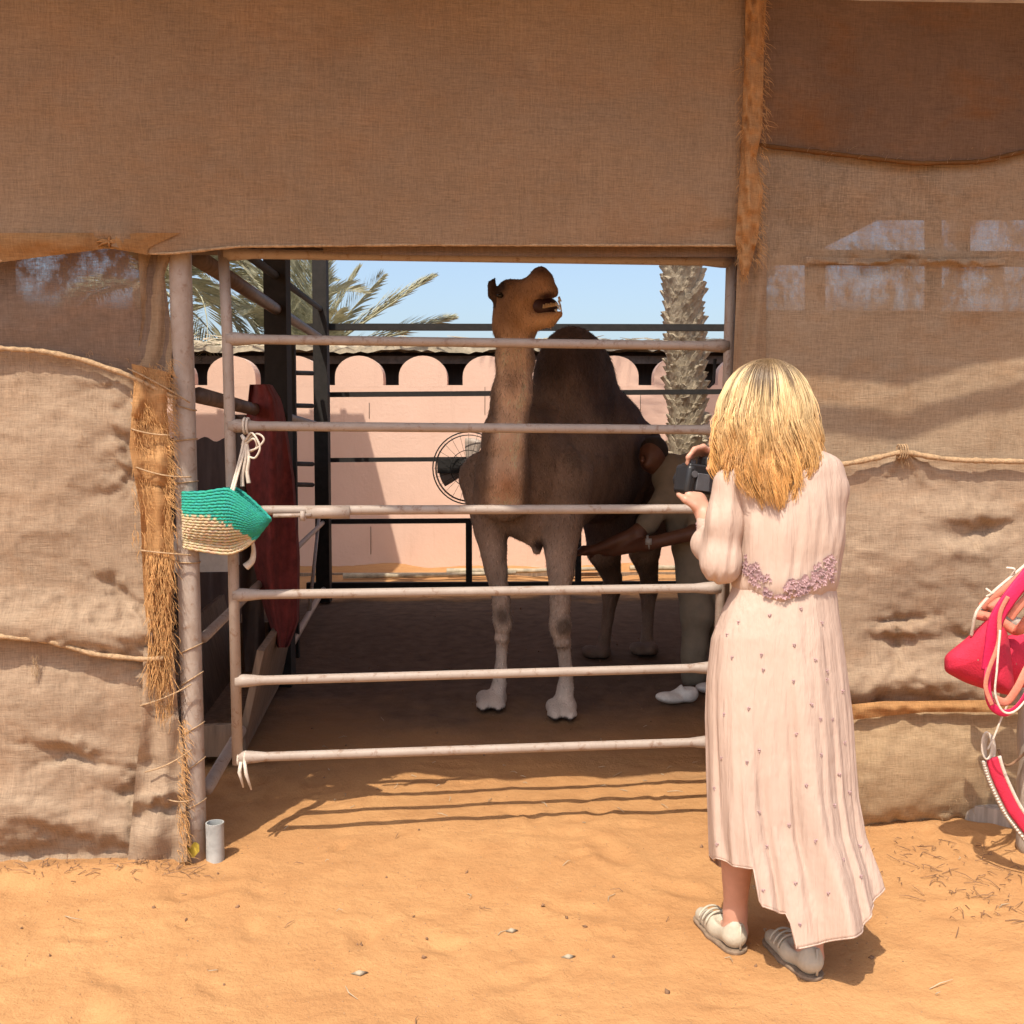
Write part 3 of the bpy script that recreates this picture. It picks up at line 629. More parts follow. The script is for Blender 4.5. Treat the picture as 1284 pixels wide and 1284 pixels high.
for pts in ([(308, 553, -.01), (322, 544, .01), (331, 551, .015), (322, 562, .01), (309, 566, -.01)], [(308, 553, -.01), (316, 543, .02), (326, 560, .03), (320, 574, .02), (311, 572, 0)], [(309, 556, -.01), (318, 550, .02), (322, 560, .01), (314, 566, -.01), (308, 562, -.01)]):
    mb = MB(); mb.tube(sp(pts), .0036, 7); obj('bow_loop', mb, M['cord'], CD)
for pts in ([(309, 556, -.01), (308, 575, .0), (304, 595, .0), (304, 610, 0)], [(310, 556, -.01), (312, 575, .005), (310, 592, 0), (312, 606, 0)]):
    mb = MB(); mb.tube(sp(pts), [.004+.0035*u for u in np.linspace(0, 1, 24)], 7); obj('cord_end', mb, M['cord'], CD)
mb = MB(); mb.tube(sp([(316, 676, -.03), (318, 690, -.03), (316, 703, -.03), (308, 711, -.03)]), [.005+.009*u for u in np.linspace(0, 1, 24)], 8)
tag(obj('cord_toggle', mb, M['cord'], org=W(314, 700, -.03)), 'pale cord end hanging below the basket beside the gate post', 'cord')
mb = MB(); A = W(222, 617, -.02); B = W(240, 615, -.02); mb.tube([A, B], .008, 8); tag(obj('metal_peg', mb, M['gate'], org=A), 'small pale metal peg poking out behind the basket at the pole', 'peg')

# ------------------------------------------------------------------ pen side fence (left) and rear fence
SF = empty('side_fence', G(240, 1004), 'left side fence of the pen running back from the steel pole', 'fence')
sA = Vector((-1.10, 3.62, 0)); sB = Vector((-1.70, 9.2, 0)); sD = sB-sA
def sfp(t, h): return sA+sD*t+Vector((0, 0, h))
for h0, h1, r, m in [(.17, .12, .024, 'gate'), (.72, .72, .019, 'gate'), (1.58, 1.58, .03, 'brown_metal'), (2.06, 2.36, .032, 'brown_metal'), (2.20, 2.62, .022, 'dark_metal')]:
    mb = MB(); mb.tube([sfp(t, h0+(h1-h0)*t) for t in (0, .25, .5, .75, 1)], r, 12); obj('rail', mb, M[m], SF)
for t, r, h in [(.42, .064, 3.1), (.56, .02, 2.1), (1, .062, 3.1)]:
    mb = MB(); c = sfp(t, 0); mb.box(c+Vector((0, 0, h/2)), (r*2, r*2, h)); obj('post', mb, M['dark_metal'], SF, smooth=False)
mb = MB(); mb.tube([sfp(.72, .1), sfp(.93, .85)], .014, 8); obj('brace', mb, M['gate'], SF)
# tarpaulin outside the fence
mb = MB(); nn = 40; A = np.zeros((12, nn, 3))
for i in range(12):
    for j in range(nn):
        t = j/(nn-1); A[i, j] = (-1.75-.55*t+.03*math.sin(j*1.1)*(i/11), 4.5+4.6*t, 1.45-.015*math.sin(j*.9)-1.45*i/11)
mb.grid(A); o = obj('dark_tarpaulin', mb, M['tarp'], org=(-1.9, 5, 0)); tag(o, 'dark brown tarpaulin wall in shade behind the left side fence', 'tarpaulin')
# feed trough leaning along the fence
TR = empty('feed_trough', (-1.22, 4.9, 0), 'tan wooden feed trough standing along the left fence inside the pen', 'trough')
for nm, c, sz, rot in [('side_board', (-1.24, 5.25, .27), (.03, 1.7, .5), (0, .22, .107)), ('side_board', (-1.60, 5.25, .27), (.03, 1.7, .5), (0, -.2, .107)), ('bottom_board', (-1.42, 5.25, .06), (.3, 1.66, .03), (0, 0, .107)), ('end_board', (-1.335, 4.40, .12), (.34, .03, .14), (0, 0, .107)), ('end_board', (-1.5, 6.1, .2), (.34, .03, .30), (0, 0, .107))]:
    mb = MB(); mb.box(c, sz, rot); obj(nm, mb, M['wood'], TR, smooth=False)
mb = MB(); mb.box((-1.38, 4.35, 1.0), (.42, .3, .05), (0, 0, .1)); mb.box((-1.38, 4.35, .93), (.38, .26, .1), (0, 0, .1))
tag(obj('feed_box', mb, M['white_pipe'], org=(-1.38, 4.35, .9), smooth=False), 'pale grey feed box seen below the basket between pole and gate', 'box')
# red saddle blanket over the fence
A = np.zeros((40, 14, 3)); bl = [(300, 480), (318, 486), (300, 560), (300, 620), (310, 700), (330, 760), (345, 812)]; 
for i in range(40):
    v = i/39; y = 482+v*330; 
    xl = np.interp(y, [482, 520, 600, 700, 760, 812], [313, 309, 308, 316, 330, 348]); xr = np.interp(y, [482, 500, 520, 600, 700, 780, 812], [338, 349, 354, 366, 373, 372, 360])
    for j in range(14):
        u = j/13; A[i, j] = P(xl+(xr-xl)*u, y, 5.0+.05*math.sin(u*7+v*3)+.03*math.sin(u*13+v*9)-.06*math.sin(u*math.pi))
mb = MB(); mb.grid(A); Bk = A.copy(); Bk[:, :, 1] += .06; mb.grid(Bk[:, ::-1])
for s_ in (0, 13): mb.grid(np.stack([A[:, s_], Bk[:, s_]], 1))
tag(obj('saddle_blanket', mb, M['red_cloth'], org=P(340, 640, 5)), 'dark red pile blanket hanging on the left side fence', 'blanket')
mb = MB(); mb.tube([P(297, 700, 4.9), P(330, 560, 4.95), P(318, 486, 5.0)], [.03, .05, .04], 8); 
mb2 = MB(); A = np.zeros((20, 8, 3))
for i in range(20):
    for j in range(8): A[i, j] = P(290+j*4+i*.9, 520+i*17, 5.25+.05*math.sin(j+i*.4))
mb2.grid(A); tag(obj('dark_cloth', mb2, M['tarp'], org=P(300, 650, 5.2)), 'near black cloth hanging beside the red blanket', 'cloth')

RF = empty('rear_fence', Vector((-1.7, 9.3, 0)), 'black square tube fence across the back of the pen', 'fence')
RY = 9.3
for (ya, yb, r, xa, xb) in [(410, 411, .029, 385, 930), (495, 491, .022, 400, 930), (577, 573, .020, 400, 930), (654, 651, .022, 400, 930), (735, 733, .034, 385, 960)]:
    mb = MB(); a, b = P(xa, ya, RY), P(xb, yb, RY); c = (a+b)/2; mb.box(c, ((b-a).length, r*2, r*2), (0, -math.atan2((b-a).z, (b-a).x), 0)); obj('rail', mb, M['dark_metal'], RF, smooth=False)
for (x, y0, y1, r) in [(588, 652, 736, .028), (721, 410, 434, .016), (725, 652, 736, .028), (868, 652, 736, .028), (925, 400, 745, .05)]:
    mb = MB(); a, b = P(x, y0, RY), P(x, y1, RY); mb.box(((a+b)/2)+Vector((0, .002, 0)), (r*2, r*1.7, abs(b.z-a.z)), (0, 0, 0)); obj('post', mb, M['dark_metal'], RF, smooth=False)
# little side window frame pieces left of corner post
for y in (467, 508, 581, 607):
    mb = MB(); a, b = P(352, y, 8.2), P(392, y+1, 9.0); mb.tube([a, b], .02, 6); obj('side_rail', mb, M['dark_metal'], RF)
mb = MB(); mb.box((P(365, 470, 8)+P(366, 735, 8))/2, (.07, .07, 1.65)); obj('post', mb, M['dark_metal'], RF, smooth=False)

# fan
FC = P(588, 587, 9.15); FN = empty('wall_fan', FC, 'round wire cage fan fixed to the rear fence behind the camel', 'fan')
for rr_, dy in ((.322, 0), (.295, -.05), (.295, .05), (.16, -.07)):
    mb = MB(); mb.loop([FC+Vector((rr_*math.cos(a), dy, rr_*math.sin(a))) for a in np.linspace(0, 2*math.pi, 41)[:-1]], .0065 if rr_ > .3 else .004, 5); obj('cage_ring', mb, M['dark_metal'], FN)
mb = MB()
for a in np.linspace(0, 2*math.pi, 25)[:-1]: mb.tube([FC+Vector((.06*math.cos(a), -.075, .06*math.sin(a))), FC+Vector((.2*math.cos(a), -.07, .2*math.sin(a))), FC+Vector((.31*math.cos(a), -.02, .31*math.sin(a)))], .0016, 4)
obj('cage_wires', mb, M['dark_metal'], FN)
mb = MB(); mb.tube([FC+Vector((0, -.08, 0)), FC+Vector((0, -.05, 0)), FC+Vector((0, .12, 0)), FC+Vector((0, .15, 0))], [.05, .09, .09, .05], 16); obj('motor', mb, M['dark_metal'], FN)
for k in range(3):
    mb = MB(); a0 = R(120*k+80); A = np.zeros((6, 5, 3))
    for i in range(6):
        for j in range(5):
            rr_ = .07+.2*i/5; a = a0+(j/4-.5)*(.9-.3*i/5); A[i, j] = FC+Vector((rr_*math.cos(a), .0+.03*(j/4-.5), rr_*math.sin(a)))
    mb.grid(A); o = obj('blade', mb, M['gate'], FN); so = o.modifiers.new('s', 'SOLIDIFY'); so.thickness = .004
mb = MB(); mb.box(FC+Vector((-.13, .0, .02)), (.30, .09, .13)); obj('bracket', mb, M['dark_metal'], FN, smooth=False)

# ------------------------------------------------------------------ pink wall with rounded merlons
PWY = 12.0; PW = empty('courtyard_wall', (0, PWY, 0), 'pink plastered courtyard wall topped with rounded merlons behind the pen', 'wall')
zb = P(490, 483, PWY).z; zt = P(450, 446, PWY).z; xl, xr = -11.5, 6.0
mb = MB(); mb.box(((xl+xr)/2, PWY+.125, zb/2-.05), (xr-xl, .25, zb+.1)); obj('wall', mb, M['pink_wall'], PW, smooth=False)
pit = 79.4/1284*PWY/cP*1.0; mw = pit*.755; x0 = P(450, 446, PWY).x
vs = []; prof = [(-mw/2, -.02)]; n = 16; rt = mw/2
hh = zt-zb
prof += [(rt*math.cos(math.pi-math.pi*k/n), hh-.24+.24*math.sin(math.pi*k/n)) for k in range(n+1)] + [(mw/2, -.02)]
N_ = len(prof); vs = [(x, -.001, z) for x, z in prof]+[(x, .249, z) for x, z in prof]
fs = [tuple(range(N_-1, -1, -1)), tuple(range(N_, 2*N_))]+[(i, i+1, i+1+N_, i+N_) for i in range(N_-1)]
me = mesh_of('merlon', vs, fs, M['pink_wall'], smooth=False)
me.polygons.foreach_set('use_smooth', [False]*len(me.polygons))
for k in range(-13, 8):
    inst('merlon', me, PW, (x0+k*pit, PWY, zb))
for x, y0, y1 in [(463, 505, 525), (465, 660, 695), (608, 485, 520), (803, 495, 520)]:
    mb = MB(); a, b = P(x, y0, PWY), P(x, y1, PWY); mb.tube([a+Vector((0, -.006, 0)), b+Vector((0, -.002, 0))], .0035, 5); obj('wall_stain', mb, M['brown_metal'], PW)
# ledge and straw along wall foot
mb = MB(); mb.box((0, PWY-.9, .01), (9, .05, .04), (0, 0, .015)); tag(obj('timber_log', mb, M['wood'], org=(0, PWY-.9, 0), smooth=False), 'long low timber lying on the sand at the foot of the pink wall', 'timber')
for i in range(3):
    a = P([430, 560, 790][i], [722, 716, 712][i], 10.6+.25*i); mb = MB(); mb.tube([a, a+Vector((.9, .1, -.01)), a+Vector((1.8, .25, .0))], [.03, .025, .02], 7)
    tag(obj('palm_stalk', mb, M['thatch'], org=a), ['dry palm stalk on the sand just right of the black corner post', 'dry palm stalk on the sand between the camel front legs', 'dry palm stalk on the sand behind the camel hind legs'][i], 'stalk', 'dry palm stalks by the wall')

# dark shed behind the wall
SH = empty('thatched_shed', (0, 13.6, 0), 'long dark shed with ragged pale thatch beyond the pink wall', 'shed')
mb = MB(); mb.box((-3, 14.4, 1.33), (18, 1.2, 2.66)); obj('wall', mb, M['dark_wood'], SH, smooth=False)
mb = MB(); mb.box((-3, 13.35, 2.52), (18.2, .06, .10)); obj('beam', mb, M['brown_metal'], SH, smooth=False)
A = np.zeros((10, 210, 3))
for i in range(10):
    for j in range(210): A[i, j] = (-12+j*18/209, 13.1+i*.22, 2.66+.16*i/9+.04*random.random()+(.025*math.sin(j*.37) if i == 0 else 0))
mb = MB(); mb.grid(A); Bq = A.copy(); Bq[:, :, 2] -= .07; mb.grid(Bq[:, ::-1]); mb.grid(np.stack([A[0], Bq[0]], 0)); obj('roof', mb, M['thatch'], SH, smooth=False)
mb = MB(); rr = random.Random(5)
for _ in range(1300):
    x = rr.uniform(-11.8, 5.8); y = 13.05+rr.uniform(0, .5); z = 2.70+rr.uniform(0, .07); l = rr.uniform(.1, .35); an = rr.uniform(-.9, .9)
    a = Vector((x, y, z)); b = a+Vector((l*math.cos(an)*rr.choice((-1, 1)), -rr.uniform(0, .08), rr.uniform(-.05, .05))); mb.tube([a, b], [.012, .003], 3, cap=False)
obj('thatch_straw', mb, M['thatch'], SH, smooth=False, kind='stuff')

# ------------------------------------------------------------------ date palms
def frond_mesh(name, L=3.0, seed=0, droop=.9, dens=85):
    rr = random.Random(seed); mb = MB(); pts = []
    for i in range(16):
        t = i/15; pts.append(Vector((L*t*(1-.12*t*t), 0, L*(.25*t-droop*.42*t*t*t))))
    mb.tube(pts, [.03*(1-.85*i/15) for i in range(16)], 5)
    for k in range(dens):
        t = .12+.88*k/dens; i = min(int(t*15), 14); f = t*15-i; p = pts[i]*(1-f)+pts[i+1]*f; T = (pts[i+1]-pts[i]).normalized()
        ll = .78*math.sin(math.pi*min(1, .18+.80*t))**.6*rr.uniform(.85, 1.1)*L/3
        for s in (-1, 1):
            fw = .75+.5*t+rr.uniform(-.15, .15); d = (T*fw+Vector((0, s*1.0, 0))+Vector((0, 0, rr.uniform(.05, .55)))).normalized()
            up = T.cross(Vector((0, 1, 0))).normalized(); wd = .017*L/3+.003
            a = p; b = p+d*ll*.5+Vector((0, 0, .0)); c = p+d*ll+Vector((0, 0, -.10*ll)); sd = d.cross(Vector((0, 0, 1))); sd = sd.normalized() if sd.length > .01 else Vector((1, 0, 0)); sd = (sd*.75+Vector((0, 0, .66))*s).normalized()
            mb.add([a, b+sd*wd, c, b-sd*wd], [(0, 1, 2, 3)])
    return mesh_of(name, mb.v, mb.f, M['frond'], smooth=False)
FM = [frond_mesh('frond', 3.0, s, d) for s, d in ((1, .9), (2, 1.3), (3, .12))]
def palm(base, hcr, label, fr, sc=1.0):
    T = empty('date_palm', base, label, 'palm tree', 'date palms behind the pen'); mb = MB(); c = Vector((base[0], base[1], hcr))
    mb.tube([Vector(base)+Vector((0, 0, hcr*t)) for t in np.linspace(-.02, 1, 10)], .2, 14); obj('trunk', mb, M['trunk'], T)
    for (az, el, sc_, k, roll) in fr:
        o = inst('frond', FM[k], T, c, (R(roll), R(-el), R(az)), (sc_*sc,)*3)
        o.rotation_mode = 'XYZ'
    return T, c
rr = random.Random(11)
fr1 = [(2, 4, 1.12, 2, 0), (-8, 19, 1.12, 2, 10), (10, 4, .9, 0, 0), (60, 66, .95, 2, 0), (30, 72, .9, 2, 20), (-40, 62, .85, 2, 0), (12, 48, .8, 2, 0), (-5, 36, .85, 2, -15), (150, 60, 1, 2, 0), (120, 75, 1, 2, 0)]+[(rr.uniform(60, 330), rr.uniform(-10, 75), rr.uniform(.7, 1), rr.randrange(3), rr.uniform(-30, 30)) for _ in range(22)]
bA = P(385, 455, 16); palm((bA.x, 16, 0), bA.z, 'leftmost feathery date palm crown above the shed roof', fr1, .78)
fr2 = [(rr.uniform(-70, 70), rr.uniform(-25, 50), rr.uniform(.8, 1.1), rr.choice((0, 1, 1)), rr.uniform(-30, 30)) for _ in range(13)]+[(rr.uniform(90, 270), rr.uniform(-20, 80), .9, 0, 0) for _ in range(6)]
bB = P(175, 352, 14.6); palm((bB.x, 14.9, 0), bB.z, 'lower drooping date palm glimpsed between the pole and the dark side post', fr2, .78)
# big trunk at right
TB = empty('date_palm', (2.02, 10.3, 0), 'thick date palm trunk with scaly leaf bases rising behind the rear fence', 'palm tree')
mb = MB(); tb0 = P(868, 700, 10.3); tb0.z = 0; tt0 = P(855, 335, 10.3); TD = (tt0-Vector((tb0.x, 10.3, .27)))
tx = lambda z: Vector((tb0.x+(tt0.x-tb0.x)*z/tt0.z, 10.3, z))
TB.location = tx(0)
mb.tube([tx(z) for z in np.linspace(-.1, 6.2, 14)], .155, 16); obj('trunk', mb, M['trunk'], TB)
bm_ = []
for s in range(4):
    r2 = random.Random(40+s); mb = MB(); A = np.zeros((6, 7, 3))
    for i in range(6):
        t = i/5; wd = .075*(1-.45*t)+r2.uniform(-.006, .006); out = .0+.035*t+.030*t*t; 
        for j in range(7):
            u = j/6-.5; A[i, j] = (u*2*wd, -(out+.03*math.cos(u*3.0)*(1-.3*t))+r2.uniform(-.003, .003), t*.15+r2.uniform(-.006, .006))
    mb.grid(A); Bq = A.copy(); Bq[:, :, 1] += .045; mb.grid(Bq[:, ::-1]); mb.grid(np.stack([A[-1], Bq[-1]], 0)); mb.grid(np.stack([A[:, 0], Bq[:, 0]], 1)); mb.grid(np.stack([A[:, -1], Bq[:, -1]], 1))
    bm_.append(mesh_of('leaf_base', mb.v, mb.f, M['boot'], smooth=False))
k = 0; z = .2; cnt = 0
while cnt < 290:
    a = k*2.399; k += 1; z = .25+cnt*.0118
    d = math.cos(a+math.pi/2)
    if math.sin(a) > .45: cnt += .45; 
    else:
        c = tx(z); o = inst('leaf_base', bm_[k % 4], TB, c+Vector((.135*math.cos(a), .135*math.sin(a), 0)), (R(rr.uniform(-6, 10)), R(rr.uniform(-8, 8)), a+math.pi/2), (rr.uniform(.85, 1.15),)*3)
    cnt += .55
for i in range(22):
    c = tx(6.1); inst('frond', FM[i % 3], TB, c, (R(rr.uniform(-25, 25)), R(-rr.uniform(-15, 75)), R(i*137.5)), (rr.uniform(.8, 1.05),)*3)

# ------------------------------------------------------------------ roofs and awning that shade the pen
RFZ = 3.2
RO = empty('pen_roof', (0, 5.5, RFZ), 'brown sheet roof shading the camel pen', 'roof')
A = np.zeros((4, 90, 3))
for i in range(4):
    for j in range(90): x = -2.5+7.2*j/89; A[i, j] = (x, 3.2+WS*x*.5+(8.0-3.2)*i/3, RFZ+.02*(j % 2))
mb = MB(); mb.grid(A); o = obj('roof_sheet', mb, M['roof'], RO, smooth=False); so = o.modifiers.new('s', 'SOLIDIFY'); so.thickness = .004
for y in (3.9, 5.6, 7.8):
    mb = MB(); mb.box((1.0, y, RFZ-.06), (7, .06, .08)); obj('beam', mb, M['brown_metal'], RO, smooth=False)
for x, y in ((-2.4, 4.2), (4.4, 4.2), (4.4, 7.8)):
    mb = MB(); mb.box((x, y, RFZ/2-.05), (.07, .07, RFZ-.1)); obj('post', mb, M['brown_metal'], RO, smooth=False)
def up_sun(Wp):                                   # follow the sun from a shadow edge up to the awning height
    t = RFZ-Wp.z; return Vector((Wp.x-SA*t, Wp.y-SB*t, RFZ))
edge_pts = [up_sun(W(x, y, .03)) for x, y in ((-40, 445), (60, 450), (160, 462))]
edge_pts = [Vector((-3.6, 2.5, RFZ))]+edge_pts+[up_sun(G(x, y)) for x, y in ((425, 990), (470, 976), (520, 966), (560, 972), (640, 978), (700, 968), (760, 974), (800, 972), (880, 962))]
lightt = [(1000, 464), (1040, 468), (1090, 472), (1120, 480), (1133, 484), (1150, 474), (1200, 457), (1284, 441), (1400, 430)]
edge_pts += [up_sun(W(x, y, .032)) for x, y in lightt]+[Vector((4.8, 3.0, RFZ))]
def strip(name, front, back, m, parent, sag=.02):
    n = 160; xs = np.linspace(max(front[0][0], back[0][0]), min(front[-1][0], back[-1][0]), n)
    fy = np.interp(xs, [p[0] for p in front], [p[1] for p in front]); by = np.interp(xs, [p[0] for p in back], [p[1] for p in back])
    G_ = np.zeros((6, n, 3))
    for i in range(6):
        t = i/5; G_[i, :, 0] = xs; G_[i, :, 1] = fy*(1-t)+by*t; G_[i, :, 2] = RFZ-.01-sag*math.sin(math.pi*t)
    mb = MB(); mb.grid(G_); o = obj(name, mb, m, parent); so = o.modifiers.new('s', 'SOLIDIFY'); so.thickness = .006; return o
AW = empty('awning', (0, 3, RFZ), 'loose burlap awning reaching forward above the gate, casting the shade', 'awning')
strip('awning_cloth', edge_pts, [Vector((-3.6, 3.6, RFZ)), Vector((4.8, 3.9, RFZ))], M['awning'], AW)
b1 = [up_sun(W(x, y, .032)) for x, y in [(1000, 500), (1040, 504), (1090, 509), (1118, 515), (1130, 516), (1150, 507), (1200, 493), (1284, 476), (1400, 462)]]
b2 = [up_sun(W(x, y, .032)) for x, y in [(1000, 540), (1040, 541), (1090, 545), (1130, 546), (1180, 528), (1230, 516), (1284, 508), (1400, 500)]]
strip('awning_fringe', b2, b1, M['awning'], AW, .0)
for x in (-3.4, 4.6):
    mb = MB(); mb.tube([Vector((x, 2.55, -.02)), Vector((x, 2.55, RFZ))], .03, 10); obj('post', mb, M['brown_metal'], AW)
# unseen roof at the far left, placed from its wall shadow, extended to deepen shade
NR = empty('neighbour_roof', (-4.5, 8, 4), 'unseen flat sheet roof over the next pen at the far left, extended to shade the wall', 'roof')
mb = MB(); mb.box((-5.27, 7.2, 4.0), (6, 7.0, .05)); obj('roof_sheet', mb, M['roof'], NR, smooth=False)
mb = MB()
for k in range(7): mb.box((-2.5-k*.36, 10.69, 4.02), (.07, .06, .05))
obj('sheet_ridges', mb, M['roof'], NR, smooth=False)
for x, y in ((-8, 7.4), (-8, 10.6), (-3.6, 7.4)):
    mb = MB(); mb.box((x, y, 2), (.08, .08, 4)); obj('post', mb, M['brown_metal'], NR, smooth=False)
# unseen screen added at the right of the pen to block side light
mb = MB(); A = np.zeros((12, 60, 3))
for i in range(12):
    for j in range(60): A[i, j] = (2.45+.04*math.sin(j*.9)+.012*j/59, 4.1+5.0*j/59, 2.0-2.02*i/11+.03*math.sin(j*.4)*(1-i/11))
mb.grid(A); tag(obj('side_screen', mb, M['tarp'], org=(2.45, 6, 0)), 'unseen dark cloth screen added at the right side of the pen to block side light', 'screen')
BF = empty('inner_frame', (1.8, 6, 0), 'dark posts and beam seen faintly through the thin right burlap', 'frame')
def bar(a, b, r): 
    mb = MB(); d = b-a; mb.tube([a, b], r, 4); obj('bar', mb, M['dark_metal'], BF, smooth=False)
bar(P(1022, 240, 6), P(1022, 560, 6), .06); bar(P(1170, 200, 6), P(1170, 560, 6), .05); bar(P(930, 322, 6), P(1400, 326, 6), .045); bar(P(930, 395, 6), P(1400, 398, 6), .03); bar(P(1208, 240, 6), P(1208, 330, 6), .04)
mb = MB(); tri = [P(900, 200, 6.1), P(1165, 200, 6.1), P(1165, 243, 6.1), P(1010, 322, 6.1), P(900, 322, 6.1)]
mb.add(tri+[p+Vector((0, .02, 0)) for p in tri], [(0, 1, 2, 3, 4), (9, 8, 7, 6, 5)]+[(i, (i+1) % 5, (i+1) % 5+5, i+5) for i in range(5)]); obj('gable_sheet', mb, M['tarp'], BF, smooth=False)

# ------------------------------------------------------------------ camel
def Pv(x, y, Y): return np.array(P(x, y, Y))
cb = Body(.07)
# trunk
front = Pv(655, 585, 5.45); back_ = Pv(800, 590, 6.65)
cb.ell(Pv(658, 592, 5.50), (.236, .30, .36), k=.09)                # chest and shoulders
cb.ell(Pv(690, 588, 5.85), (.32, .42, .40), (0, 0, R(-27)), k=.12)
cb.ell(Pv(742, 580, 6.25), (.31, .45, .37), (0, 0, R(-27)), k=.12)
cb.ell(Pv(790, 578, 6.68), (.235, .28, .28), (0, 0, R(-27)), k=.1) # rump
cb.ell(Pv(722, 485, 6.0), (.20, .40, .29), (0, 0, R(-27)), k=.16) # hump
cb.ell(Pv(718, 450, 5.98), (.125, .20, .165), (0, 0, R(-27)), k=.14)
cb.ell(Pv(768, 528, 6.35), (.15, .30, .16), (0, 0, R(-27)), k=.14)
cb.ell(Pv(668, 655, 5.42), (.10, .10, .10), k=.08)                # brisket
cb.cap(Pv(673, 668, 5.42), Pv(673, 690, 5.42), .045, .025, k=.05)  # sternal pad
# neck
cb.chain([Pv(630, 618, 5.22), Pv(630, 590, 5.08), Pv(634, 545, 5.00), Pv(642, 495, 5.01), Pv(646, 450, 5.05), Pv(647, 410, 5.08), Pv(642, 385, 5.10)], [.150, .125, .105, .092, .087, .086, .082], k=.045)
cb.cap(Pv(636, 605, 5.35), Pv(648, 565, 5.47), .14, .12, k=.10)
# head
cb.ell(Pv(644, 382, 5.08), (.095, .12, .112), k=.045)                # skull
cb.ell(Pv(636, 364, 5.04), (.048, .07, .048), k=.03)               # brow
cb.cap(Pv(650, 378, 5.06), Pv(676, 356, 4.94), .085, .062, k=.05)    # upper jaw / nose bridge
cb.ell(Pv(679, 352, 4.91), (.052, .06, .064), (0, R(-25), 0), k=.03)        # nostril bulge
cb.cap(Pv(680, 348, 4.91), Pv(679.5, 340, 4.91), .038, .018, k=.02)
cb.cap(Pv(676, 366, 4.93), Pv(691, 366, 4.88), .040, .032, k=.03)   # upper lip
cb.cap(Pv(686, 352, 4.90), Pv(695, 368, 4.86), .028, .018, k=.025)
cb.cap(Pv(655, 402, 5.05), Pv(688, 401, 4.90), .070, .034, k=.05)    # lower jaw
cb.cap(Pv(690, 401, 4.90), Pv(702, 394, 4.86), .026, .018, k=.03)    # lower lip
cb.ell(Pv(642, 408, 5.05), (.092, .10, .09), k=.05)               # cheek and throat
cb.ell(Pv(687, 382, 4.82), (.052, .068, .022), (0, R(6), 0), k=.012, sub=True)    # open mouth
cb.ell(Pv(627, 371, 4.985), (.020, .016, .016), k=.01, sub=True)
# ears
cb.chain([Pv(626, 378, 5.05), Pv(618, 369, 5.03), Pv(616, 357, 5.03), Pv(620, 350, 5.04)], [.030, .026, .020, .010], k=.008)
cb.ell(Pv(619, 363, 4.995), (.010, .02, .026), k=.006, sub=True)
cb.cap(Pv(633, 362, 5.16), Pv(640, 352, 5.2), .024, .012, k=.015)
# front legs
def leg(pts, rs, k=.022): cb.chain([Pv(*p) for p in pts], rs, k)
leg([(610, 600, 5.5), (616, 665, 5.45), (622, 715, 5.44), (628, 752, 5.43), (630, 778, 5.43)], [.15, .088, .058, .045, .050]); cb.ell(Pv(631, 783, 5.40), (.050, .045, .060), k=.02); cb.ell(Pv(629, 800, 5.40), (.040, .035, .03), k=.015)
leg([(630, 778, 5.43), (630, 800, 5.43), (628, 838, 5.44), (626, 858, 5.45), (622, 874, 5.44)], [.046, .033, .030, .036, .050])
leg([(705, 600, 5.45), (703, 660, 5.36), (703, 715, 5.31), (702, 755, 5.27), (702, 782, 5.26)], [.17, .112, .068, .050, .055]); cb.ell(Pv(702, 788, 5.23), (.056, .048, .066), k=.02); cb.ell(Pv(704, 806, 5.23), (.044, .036, .03), k=.015)
leg([(702, 782, 5.26), (706, 806, 5.27), (710, 842, 5.28), (709, 862, 5.28), (707, 878, 5.27)], [.050, .037, .034, .040, .053])
for cx, cy, Y in ((616, 886, 5.40), (704, 897, 5.22)):
    for s in (-1, 1):
        cb.ell(np.array(G(cx+s*7.5, cy))+[0, .0, .042], (.050, .10, .044), (0, 0, R(-s*10)), k=.025)
        cb.ell(np.array(G(cx+s*9.5, cy))+[0, -.085, .030], (.040, .055, .030), (0, 0, R(-s*6)), k=.02)
        cb.ell(np.array(G(cx+s*9.5, cy))+[0, -.135, .018], (.018, .020, .012), k=.008)
# hind legs
leg([(775, 600, 6.55), (762, 650, 6.50), (757, 690, 6.55), (768, 725, 6.78), (766, 742, 6.88), (762, 775, 6.82), (756, 812, 6.74)], [.19, .16, .11, .06, .062, .038, .045])
leg([(815, 600, 6.8), (812, 655, 6.72), (808, 692, 6.75), (814, 725, 6.98), (813, 742, 7.05), (812, 775, 6.95), (811, 808, 6.88)], [.17, .14, .10, .058, .06, .038, .045])
for cx, cy, Y in ((748, 826, 6.6), (808, 822, 6.7)):
    for s in (-1, 1): cb.ell(np.array(G(cx+s*8, cy))+[0, 0, .045], (.055, .10, .045), (0, 0, R(-s*10)), k=.02)
cb.chain([Pv(822, 560, 6.9), Pv(828, 600, 6.98), Pv(828, 650, 6.98)], [.03, .022, .03], k=.03)
CV, CF = cb.skin(.0105)
